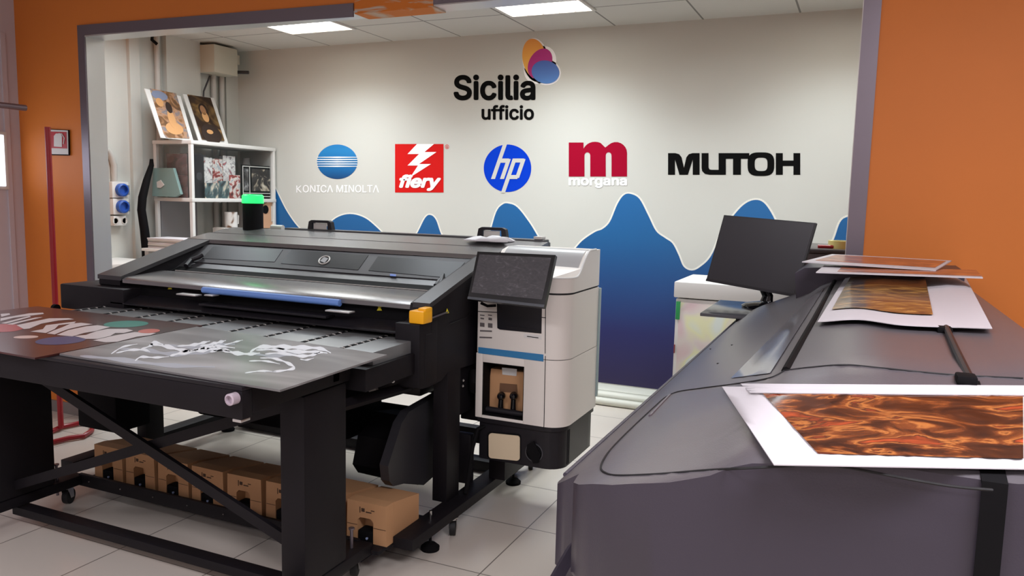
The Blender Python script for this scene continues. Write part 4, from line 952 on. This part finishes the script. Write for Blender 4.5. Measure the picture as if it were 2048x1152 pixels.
# base
SO = outline(KX0 + .012, KX1 - .012, KY0 + .012, KY1 - .012, .08)
shell(SO, .268, .44, 'base_housing', BLK2, t); shell(outline(KX0 + .004, KX1 - .004, KY0 + .004, KY1 - .004, .082), .432, .4525, 'base_lip', BLK2, t)
BF = KY0 + .012
bf = lambda x, y, d=0: aty(x, y, BF - d)
def rrect(x0, y0, x1, y1, dy, r=5):
    out = []
    for cx_, cy_, a0 in ((x1 - r, y0 + dy + r, -90), (x1 - r, y1 + dy - r, 0), (x0 + r, y1 - r, 90), (x0 + r, y0 + r, 180)):
        for k in range(4): a = math.radians(a0 + 30 * k); out.append((cx_ + r * math.cos(a), cy_ + r * math.sin(a)))
    return out
MB().slab([bf(x, y, 0) for x, y in rrect(975, 863, 1042, 916, 5, 6)], (0, -1, 0), .003).build('window_bezel', BLKD, t)
MB().slab([bf(x, y, .003) for x, y in rrect(978, 866, 1040, 916, 5, 6)], (0, -1, 0), .004).build('waste_bottle', mat('bottle_cream', (214, 196, 166), .4), t)
c = bf(1068.5, 905); R_ = .036
MB().lathe((c.x, BF, c.z), [(R_ + .004, 0), (R_ + .004, -.004), (R_, -.004), (R_, 0), (.001, .0)], 30, 1).build('dial_ring', mat('ring_grey', (72, 72, 76), .3), t)
MB().lathe((c.x, BF, c.z), [(R_ - .003, 0), (R_ - .003, -.006), (R_ - .008, -.008), (.001, -.008)], 30, 1).build('dial', BLKD, t)
q = [bf(x, y, .008) for x, y in ((1056, 888), (1068, 882), (1082, 908), (1078, 925), (1068, 926), (1054, 900))]; MB().slab(q, (0, -1, 0), .008).build('dial_grip', BLKD, t)
rb_ = MB()
for yy in (KY0 + .09, KY0 + .105): rb_.box(KX1 - .0125, KX1 - .0095, yy, yy + .004, .275, .43)
rb_.build('base_ribs', SEAM, t)
MB().box(KX0 + .0, KX0 + .08, KY0 + .15, KY1 - .05, .128, .268, .003).build('support', BLK, t)
# touch screen
sc = [aty(955, 503, 2.872), aty(1111, 510, 2.872), aty(1088, 615, 2.79), aty(935, 598, 2.79)]
sn = (sc[1] - sc[0]).cross(sc[3] - sc[0]).normalized()
if sn.y > 0: sn = -sn
MB().slab([p + sn * 0 for p in sc], -sn, .022).build('screen_bezel', mat('bezel_black', (16, 16, 19), .25), t)
def sq(u0, v0, u1, v1, d): 
    g = lambda u, v: (sc[0] * (1 - u) + sc[1] * u) * (1 - v) + (sc[3] * (1 - u) + sc[2] * u) * v + sn * d
    return [g(u0, v0), g(u1, v0), g(u1, v1), g(u0, v1)]
MB().slab(sq(.035, .06, .955, .86, .0002), sn, .0012).build('screen_glass', ramp_mat('screen_painted_reflect', [(.2, (72, 72, 76)), (.6, (84, 83, 86)), (.72, (104, 104, 108))], (7, 7, 14), 2.5, 3, .12, 3), t)  # grey reflection streaks painted into the screen colour
MB().slab(sq(0, .95, 1, 1.0, .0002), sn, .002).build('screen_foot_strip', mat('bezel_grey', (70, 74, 80), .3), t)
cs = (sc[0] + sc[1] + sc[2] + sc[3]) / 4
MB().tube([cs - sn * .02, Vector((cs.x, 2.94, cs.z - .03)), Vector((cs.x, 2.955, cs.z - .04))], .025, 14).build('screen_arm', BLK2, t)
pa = aty(965, 606, 2.86); MB().tube([aty(962, 606, 2.9), aty(975, 612, 2.92), aty(992, 611, 2.93)], .006, 8).build('cable', BLKD, t)
# cloth on the printer top
ct = atz(955, 490, 1.205); ctz = 1.192
rows = []
for i in range(9):
    r_ = []
    for j in range(7):
        u, v = i / 8 - .5, j / 6 - .5
        e = 1 - max(abs(u), abs(v)) * 2
        zz = ctz + .012 * min(1, e * 4) + .004 * math.sin(i * 1.9 + j * 1.1) + .006 * (u > 0) * min(1, e * 3)
        r_.append((-1.64 + u * .20 + .02 * math.sin(j * 1.4), 3.38 + v * .11 + .008 * math.sin(i * 1.7), zz if e > 0 else ctz + .001))
    rows.append(r_)
cl = solo('folded_cloth', MB().grid(rows, .006), mat('cloth_white', (206, 204, 206), .8), (-1.64, 3.38, ctz), 'folded white cloth on top of the black flatbed printer, by the right handle', 'cloth', smooth=60)
solo('small_clip', MB().box(-1.44, -1.40, 3.47, 3.53, 1.2, 1.214, .003), WHITEP, (-1.42, 3.5, 1.2), 'small pale clip at the right end of the printer rear rail', 'clip')
solo('white_bag', MB().tube([(-3.06, 3.50, 1.198), (-2.98, 3.50, 1.196)], [.014, .016], 12), WHITEP, (-3.0, 3.5, 1.18), 'small pale rolled wipe beside the green signal light', 'wipe')

# ------------------------------------------------------------------ dark wide-format printer at the right
t = WF = thing('roll_printer', (0, 2.0, 0), 'dark purple-grey roll printer with a rounded housing, prints lying on its top', 'printer')
def lerp_tab(tab, x):
    if x <= tab[0][0]: return tab[0][1]
    for (a, b), (c_, d_) in zip(tab, tab[1:]):
        if x <= c_: return b + (d_ - b) * (x - a) / (c_ - a)
    return tab[-1][1]
PROF = [(-.415, .952), (-.40, .966), (-.36, .998), (-.325, 1.018), (-.30, 1.030), (-.25, 1.055), (-.20, 1.078), (-.15, 1.108), (-.115, 1.138), (-.085, 1.152), (-.02, 1.170), (.06, 1.178), (.16, 1.178), (.22, 1.19), (.27, 1.19), (.30, 1.175), (.325, 1.12), (.335, 1.0)]
DROP = [(.935, .064), (.95, .056), (1.0, .042), (1.10, .018), (1.20, 0), (1.5, 0), (3.1, .012)]
XLEFT = [(.935, -.270), (.945, -.300), (.965, -.325), (.995, -.343), (1.03, -.350), (1.045, -.352), (1.055, -.375), (1.08, -.398), (1.12, -.412), (1.16, -.415), (3.02, -.415)]
def ztop(x, y):
    return lerp_tab(PROF, x) - lerp_tab(DROP, y) * min(1, max(0, (x + .30) / .25))
ys = [.935, .94, .945, .955, .965, .98, .995, 1.01, 1.03, 1.045, 1.055, 1.065, 1.08, 1.10, 1.12, 1.16, 1.2] + [1.2 + 1.82 * k / 18 for k in range(1, 19)]
rows = []; 
for y in ys:
    xl = lerp_tab(XLEFT, y); xs = [xl] + [x for x in [-.40 + .03 * k for k in range(25)] if x > xl + .004 and x < .335] + [.335]
    N_ = 26; row = [xl + (.335 - xl) * (k / (N_ - 1)) for k in range(N_)]
    rows.append([(x, y, ztop(x, y)) for x in row])
mb = MB(); bm = mb.bm
V = [[bm.verts.new(p) for p in r] for r in rows]
for i in range(len(V) - 1):
    for j in range(len(V[0]) - 1): bm.faces.new((V[i][j], V[i][j + 1], V[i + 1][j + 1], V[i + 1][j]))
mb.build('top_cover', HOUS2, t, smooth=50)
# skirts
def zbot(x, y):
    if y > 1.05: return .84
    return lerp_tab([(-.352, .868), (-.335, .885), (-.30, .905), (-.27, .885), (-.24, .86), (-.15, .82), (0, .78), (.335, .74)], x)
mb = MB(); bm = mb.bm
edge = [r[0] for r in rows][::-1] + rows[0][1:] + [r[-1] for r in rows][1:]
A = [bm.verts.new(p) for p in edge]; Am = [bm.verts.new((p[0], p[1], p[2] - .008)) for p in edge]; B = [bm.verts.new((p[0], p[1], zbot(p[0], p[1]) if p[0] < .33 else .74)) for p in edge]
for i in range(len(edge) - 1): bm.faces.new((A[i], A[i + 1], Am[i + 1], Am[i])); bm.faces.new((Am[i], Am[i + 1], B[i + 1], B[i]))
Wb = [bm.verts.new((0.0 + (p[0]) * .9, 1.9 + (p[1] - 1.9) * .95, .80)) for p in edge]
for i in range(len(edge) - 1): bm.faces.new((B[i], B[i + 1], Wb[i + 1], Wb[i]))
bm.faces.new([A[0]] + [bm.verts.new(p) for p in rows[-1][1:-1]] + [A[-1], B[-1], B[0]])
mb.build('side_housing', HOUS, t, smooth=50)
MB().box(-.36, .30, 1.02, 2.98, .70, .80, .01).build('under_tray', BLK2, t)
def on_top(px, py, lift=0.0):
    d = ray(px, py); s_ = .5
    lo, hi = .6, 6.0
    tt_ = lo
    while tt_ < hi:
        p = C0 + d * tt_
        if -.42 < p.x < .34 and .9 < p.y < 3.1 and p.z <= ztop(p.x, p.y) + lift: return p
        tt_ += .002
    return atz(px, py, 1.15 + lift)
def surf_tube(pxs, r, name, m_, lift=.0005, n=8):
    pts = smooth_poly(pxs, n); return MB().tube([on_top(x, y, lift) for x, y in pts], r, 6).build(name, m_, t)
# seams
surf_tube([(1570, 741), (1540, 756), (1470, 768), (1400, 777), (1343, 788), (1300, 822), (1225, 895), (1202, 932), (1212, 946), (1240, 951), (1320, 948), (1420, 940), (1500, 936), (1560, 933), (1640, 930), (1700, 936), (1800, 955), (1900, 972), (1985, 980)], .0016, 'cover_seam', SEAM)
surf_tube([(1570, 741), (1620, 735), (1690, 730), (1760, 736), (1850, 745), (1925, 751), (2046, 757)], .0016, 'cover_seam', SEAM)
surf_tube([(1340, 790), (1300, 832)], .003, 'gloss_strip', STEELD)
# long slot between left cover and main cover
sl_ = [on_top(x, y, 0) for x, y in ((1572, 741), (1600, 690), (1628, 640), (1650, 598), (1672, 557))]
mb = MB()
for k in range(1): mb.tube([p + Vector((0, 0, -.001)) for p in sl_], .007, 8)
mb.build('cover_slot', BLKD, t)
# glossy clear strip with a wavy reflection
gq = [(1462, 756), (1540, 746), (1650, 574), (1624, 592)]
gg = lambda u, v: on_top(*[(gq[0][k] * (1 - u) + gq[1][k] * u) * (1 - v) + (gq[3][k] * (1 - u) + gq[2][k] * u) * v for k in (0, 1)], .002)
MB().grid([[gg(i / 6, j / 16) for i in range(7)] for j in range(17)]).build('clear_strip', mat('clear_strip', (128, 126, 128), .12, spec=.7), t)
# left flat cover details
for px, py in ((1422, 698), (1437, 727), (1465, 690)):
    c = on_top(px, py, 0); MB().lathe((c.x, c.y, c.z), [(.004, -.001), (.004, .0008), (.001, .0008)], 10).build('screw_cap', SEAM, t)
MB().tube([(-.411, y, ztop(-.411, y) + .001) for y in (1.15, 1.5, 2.0, 2.5, 3.0)], .004, 8).build('cover_edge', HOUS, t)
# hinge bar on the right of the main cover
hb = [on_top(x, y, .006) for x, y in ((1892, 655), (1915, 705), (1944, 765))]
MB().tube(hb, .0055, 8).build('hinge_bar', BLK2, t)
for x, y in ((1889, 660), (1932, 758)): c = on_top(x, y, .004); MB().box(c.x - .012, c.x + .012, c.y - .016, c.y + .016, c.z - .006, c.z + .006, .003).build('hinge_block', BLKD, t)
# black band running over the front right
bd = [on_top(x, y, .0) for x, y in ((1938, 762), (1950, 800), (1965, 860), (1982, 930), (1990, 968))]
mb = MB(); w_ = .012
rowsb = [[(p.x - w_, p.y, p.z + .0015), (p.x + w_, p.y, p.z + .0015)] for p in bd]
last = bd[-1]; rowsb += [[(last.x - w_, .928, last.z - .01), (last.x + w_, .928, last.z - .01)], [(last.x - w_, .925, .72), (last.x + w_, .925, .72)]]
mb.grid(rowsb, .004).build('black_band', BLKD, t)
# end block at the back left, glass tray behind
e0 = MB(); e0.prism([(-.19, 1.06), (-.20, 1.165), (-.17, 1.185), (-.05, 1.195), (.30, 1.20), (.30, 1.06)], 1, 2.80, 3.08); e0.build('rear_block', HOUS, t)
MB().box(-.52, -.20, 2.85, 3.28, .985, .997, .003).build('rear_shelf', mat('shelf_dark_gloss', (70, 70, 74), .15), t)
MB().box(-.40, -.22, 2.9, 3.25, .72, .985, .004).build('shelf_support', BLK2, t)
# stand
for y0_ in (1.25, 2.7):
    MB().box(-.41, -.35, y0_, y0_ + .12, .06, .86, .01).build('stand_leg', HOUS, t); MB().box(.22, .28, y0_, y0_ + .12, .06, .86, .01).build('stand_leg', HOUS, t)
    MB().box(-.45, .33, y0_ + .01, y0_ + .10, .03, .075, .01).build('stand_foot', BLK, t)
MB().box(-.38, -.34, 1.3, 2.75, .3, .36, .006).build('stand_rail', BLK, t)
sa, sb_ = atx(1158, 1078, -.355), Vector((-.40, 1.02, .74))
sb_ = aty(1105, 1170, 1.0)
MB().tube([sa, sb_], .011, 4).build('strut', HOUS, t)
MB().box(-.415, -.365, 1.13, 1.42, .5, .84, .01).build('end_leg_cover', mat('leg_cover', (54, 50, 60), .4), t)
rc = atx(1172, 1135, -.34)
md = thing('media_roll', (0, 1.12, .79), 'white paper roll low under the front of the right printer', 'paper roll')
MB().lathe((-.325, 1.10, .80), [(.075, 0), (.08, .004), (.08, .58), (.075, .584)], 40, 0).build('roll', PAPER, md)
MB().lathe((-.335, 1.10, .80), [(.03, -.03), (.03, .01)], 24, 0).build('core_holder', WHITEP, md)

# prints on the right printer
SWIRL = ramp_mat('print_swirl', [(.30, (36, 20, 16)), (.44, (74, 38, 22)), (.50, (118, 62, 32)), (.54, (172, 106, 54)), (.575, (84, 42, 26)), (.64, (150, 66, 36)), (.70, (196, 84, 44)), (.80, (110, 104, 130))], (2.6, 6.5, 2.6), 1.3, 9, .2, 4.2, coat=.3)
GOLD = ramp_mat('print_gold', [(.30, (46, 40, 38)), (.45, (84, 66, 44)), (.54, (150, 112, 52)), (.62, (214, 164, 90)), (.72, (110, 84, 44)), (.85, (160, 140, 60))], (3, 5, 3), 1.2, 4, .22, 5, coat=.3)
RUST = ramp_mat('print_rust', [(.3, (100, 60, 50)), (.5, (170, 90, 56)), (.62, (206, 124, 70)), (.8, (150, 84, 60))], (2.5, 6, 2.5), 1.6, 4, .3, 4, coat=.3)
def sheet(name, cor, picc, m_, label, lift=.004, wave_=None, group='prints on the right printer'):
    """paper following the printer's top: corners back left, back right, front right, front left"""
    def quad(c, u, v, w=0):
        x = (c[0][0] * (1 - u) + c[1][0] * u) * (1 - v) + (c[3][0] * (1 - u) + c[2][0] * u) * v
        y = (c[0][1] * (1 - u) + c[1][1] * u) * (1 - v) + (c[3][1] * (1 - u) + c[2][1] * u) * v
        return x, y
    def g(c, u, v, l):
        x, y = quad(c, u, v)
        if wave_: y += wave_(x) * v
        return on_top(x, y, l + .006 * v)
    c0 = g(cor, .5, .5, lift)
    r = thing(name, tuple(c0), label, 'print', group)
    n1, n2 = 30, 14
    MB().grid([[g(cor, i / n1, j / n2, lift) for i in range(n1 + 1)] for j in range(n2 + 1)], .0012).build('paper', PAPER, r, smooth=60)
    if picc: MB().grid([[g(picc, i / n1, j / n2, lift + .0014) for i in range(n1 + 1)] for j in range(n2 + 1)]).build('picture', m_, r, smooth=60)
    return r
sheet('art_print', [(1481, 767), (2075, 771), (2080, 790), (1500, 785)], None, PAPER, 'white sheet showing behind the large orange and brown print', .002)
sheet('art_print', [(1444, 773), (2080, 777), (2084, 938), (1548, 929)], [(1523, 784), (2046, 789), (2047, 917), (1636, 907)], SWIRL, 'large white-bordered print of orange and brown swirls nearest the camera', .005)
sheet('art_print', [(1698, 545), (1930, 552), (1985, 657), (1635, 645)], [(1706, 546), (1849, 549), (1866, 629), (1664, 623)], GOLD, 'white sheet with a gold and brown picture in the middle of the right printer', .004, lambda x: -9 * math.exp(-((x - 1715) / 60) ** 2))
def flat_sheet(name, cor, z, picc, m_, label):
    Q = [atz(x, y, z_) for (x, y), z_ in zip(cor, z)]
    r = thing(name, tuple((Q[0] + Q[2]) / 2), label, 'print', 'prints on the right printer')
    g = lambda u, v, a=0: (Q[0] * (1 - u) + Q[1] * u) * (1 - v) + (Q[3] * (1 - u) + Q[2] * u) * v + Vector((0, 0, a))
    MB().grid([[g(i / 8, j / 4) for i in range(9)] for j in range(5)], .003).build('board', PAPER, r)
    u0, v0, u1, v1 = picc
    MB().slab([g(u0, v0, .0005), g(u1, v0, .0005), g(u1, v1, .0005), g(u0, v1, .0005)], (0, 0, 1), .0006).build('picture', m_, r)
flat_sheet('art_print', [(1648, 531), (1952, 540), (1966, 555), (1632, 544)], (1.208, 1.212, 1.216, 1.206), (.13, .05, 1.0, .86), RUST, 'rust coloured print second from the back, under the topmost one')
flat_sheet('art_print', [(1664, 508), (1903, 521), (1872, 540), (1604, 523)], (1.228, 1.226, 1.216, 1.222), (.06, .1, .97, .82), RUST, 'rust coloured print lying on top at the far end of the right printer')

# ------------------------------------------------------------------ monitor
t = thing('monitor', (-.42, 3.15, .997), 'black monitor tilted on its stand behind the right printer, screen off', 'monitor')
my = 3.12
mc = [aty(1448, 430, my + .05), aty(1632, 446, my - .02), aty(1589, 594, my - .05), aty(1412, 562, my + .02)]
mn = (mc[1] - mc[0]).cross(mc[3] - mc[0]).normalized()
if mn.y > 0: mn = -mn
MB().slab(mc, -mn, .022).build('casing', mat('monitor_black', (22, 21, 25), .35), t)
mg = lambda u, v, d=0: (mc[0] * (1 - u) + mc[1] * u) * (1 - v) + (mc[3] * (1 - u) + mc[2] * u) * v + mn * d
MB().slab([mg(.012, .015, .0002), mg(.988, .015, .0002), mg(.985, .955, .0002), mg(.015, .955, .0002)], mn, .001).build('screen', mat('screen_off', (34, 32, 38), .3), t)
MB().slab([mg(.0, .965, .0002), mg(1, .965, .0002), mg(1, 1, .0002), mg(.0, 1, .0002)], mn, .004).build('chin', BLK2, t)
cb = atz(1530, 607, .998)
cb = Vector((cb.x, 3.14, .998)); cb.x = aty(1530, 605, 3.14).x
up = mg(.62, .9, -.022)
MB().tube([(cb.x, cb.y + .02, 1.0), (cb.x + .005, cb.y + .03, 1.04), (up.x - .01, up.y + .03, up.z)], [.032, .024, .02], 14, r2=.012).build('stand_neck', GB, t)
MB().lathe((cb.x, cb.y, .997), [(.085, 0), (.088, .006), (.075, .014), (.03, .022), (.001, .024)], 32).build('stand_base', GB, t)
# ------------------------------------------------------------------ white cabinet behind the printer
t = thing('drawer_cabinet', (-.6, 4.6, 0), 'white cabinet with a green strip between the mural and the right printer', 'cabinet')
wx0 = aty(1352, 600, 4.5).x; wz = aty(1358, 563, 4.5).z
PALE = ramp_mat('pale_stickers', [(.3, (206, 220, 208)), (.48, (214, 222, 214)), (.56, (222, 222, 180)), (.64, (216, 206, 200)), (.75, (214, 190, 192))], (1, 1, 1), .6, 1, .5, 5)
MB().box(wx0, wx0 + .75, 4.5, 5.0, 0, wz - .10, .004).build('body', WHITE, t)
MB().box(wx0 + .02, wx0 + .73, 4.494, 4.5, .05, wz - .12, .002).build('front_panel', PALE, t)
MB().box(wx0 - .012, wx0 + .76, 4.485, 5.01, wz - .092, wz, .008).build('lid', WHITE, t)
MB().box(wx0 + .004, wx0 + .028, 4.488, 4.4995, wz - .22, wz - .115, .001).build('green_strip', mat('green_tape', (44, 150, 84), .4), t)
MB().box(wx0 + .002, wx0 + .008, 4.489, 4.4995, wz - .42, wz - .37, .001).build('red_mark', mat('dark_red_tape', (140, 60, 60), .4), t)
# desk with tape rolls behind the printer
t = thing('side_desk', (.0, 3.55, 0), 'dark brown cabinet behind the right printer carrying a yellow tape roll', 'cabinet')
dy = 3.75; dz = aty(1650, 498, dy).z; dx0 = aty(1600, 500, dy).x
MB().box(dx0, .25, dy, dy + .5, 0, dz - .02, .006).build('body', mat('desk_brown', (62, 48, 46), .5), t)
MB().box(dx0 - .015, .27, dy - .015, dy + .515, dz - .02, dz, .004).build('top', mat('desk_top', (58, 52, 52), .3), t)
yc2 = aty(1682, 490, dy + .1)
solo('tape_roll', MB().lathe((yc2.x, dy + .1, dz), [(.055, 0), (.055, .035), (.038, .035), (.038, 0)], 28), mat('tape_yellow', (214, 204, 128), .5), (yc2.x, dy + .1, dz), 'pale yellow tape roll on the dark cabinet beside the opening', 'tape roll')
rc2 = aty(1650, 494, dy + .06)
solo('red_pen', MB().tube([(rc2.x - .03, dy + .05, dz + .008), (rc2.x + .035, dy + .06, dz + .008)], .008, 10), RED, (rc2.x, dy + .05, dz), 'small red stick lying beside the yellow tape roll', 'pen')
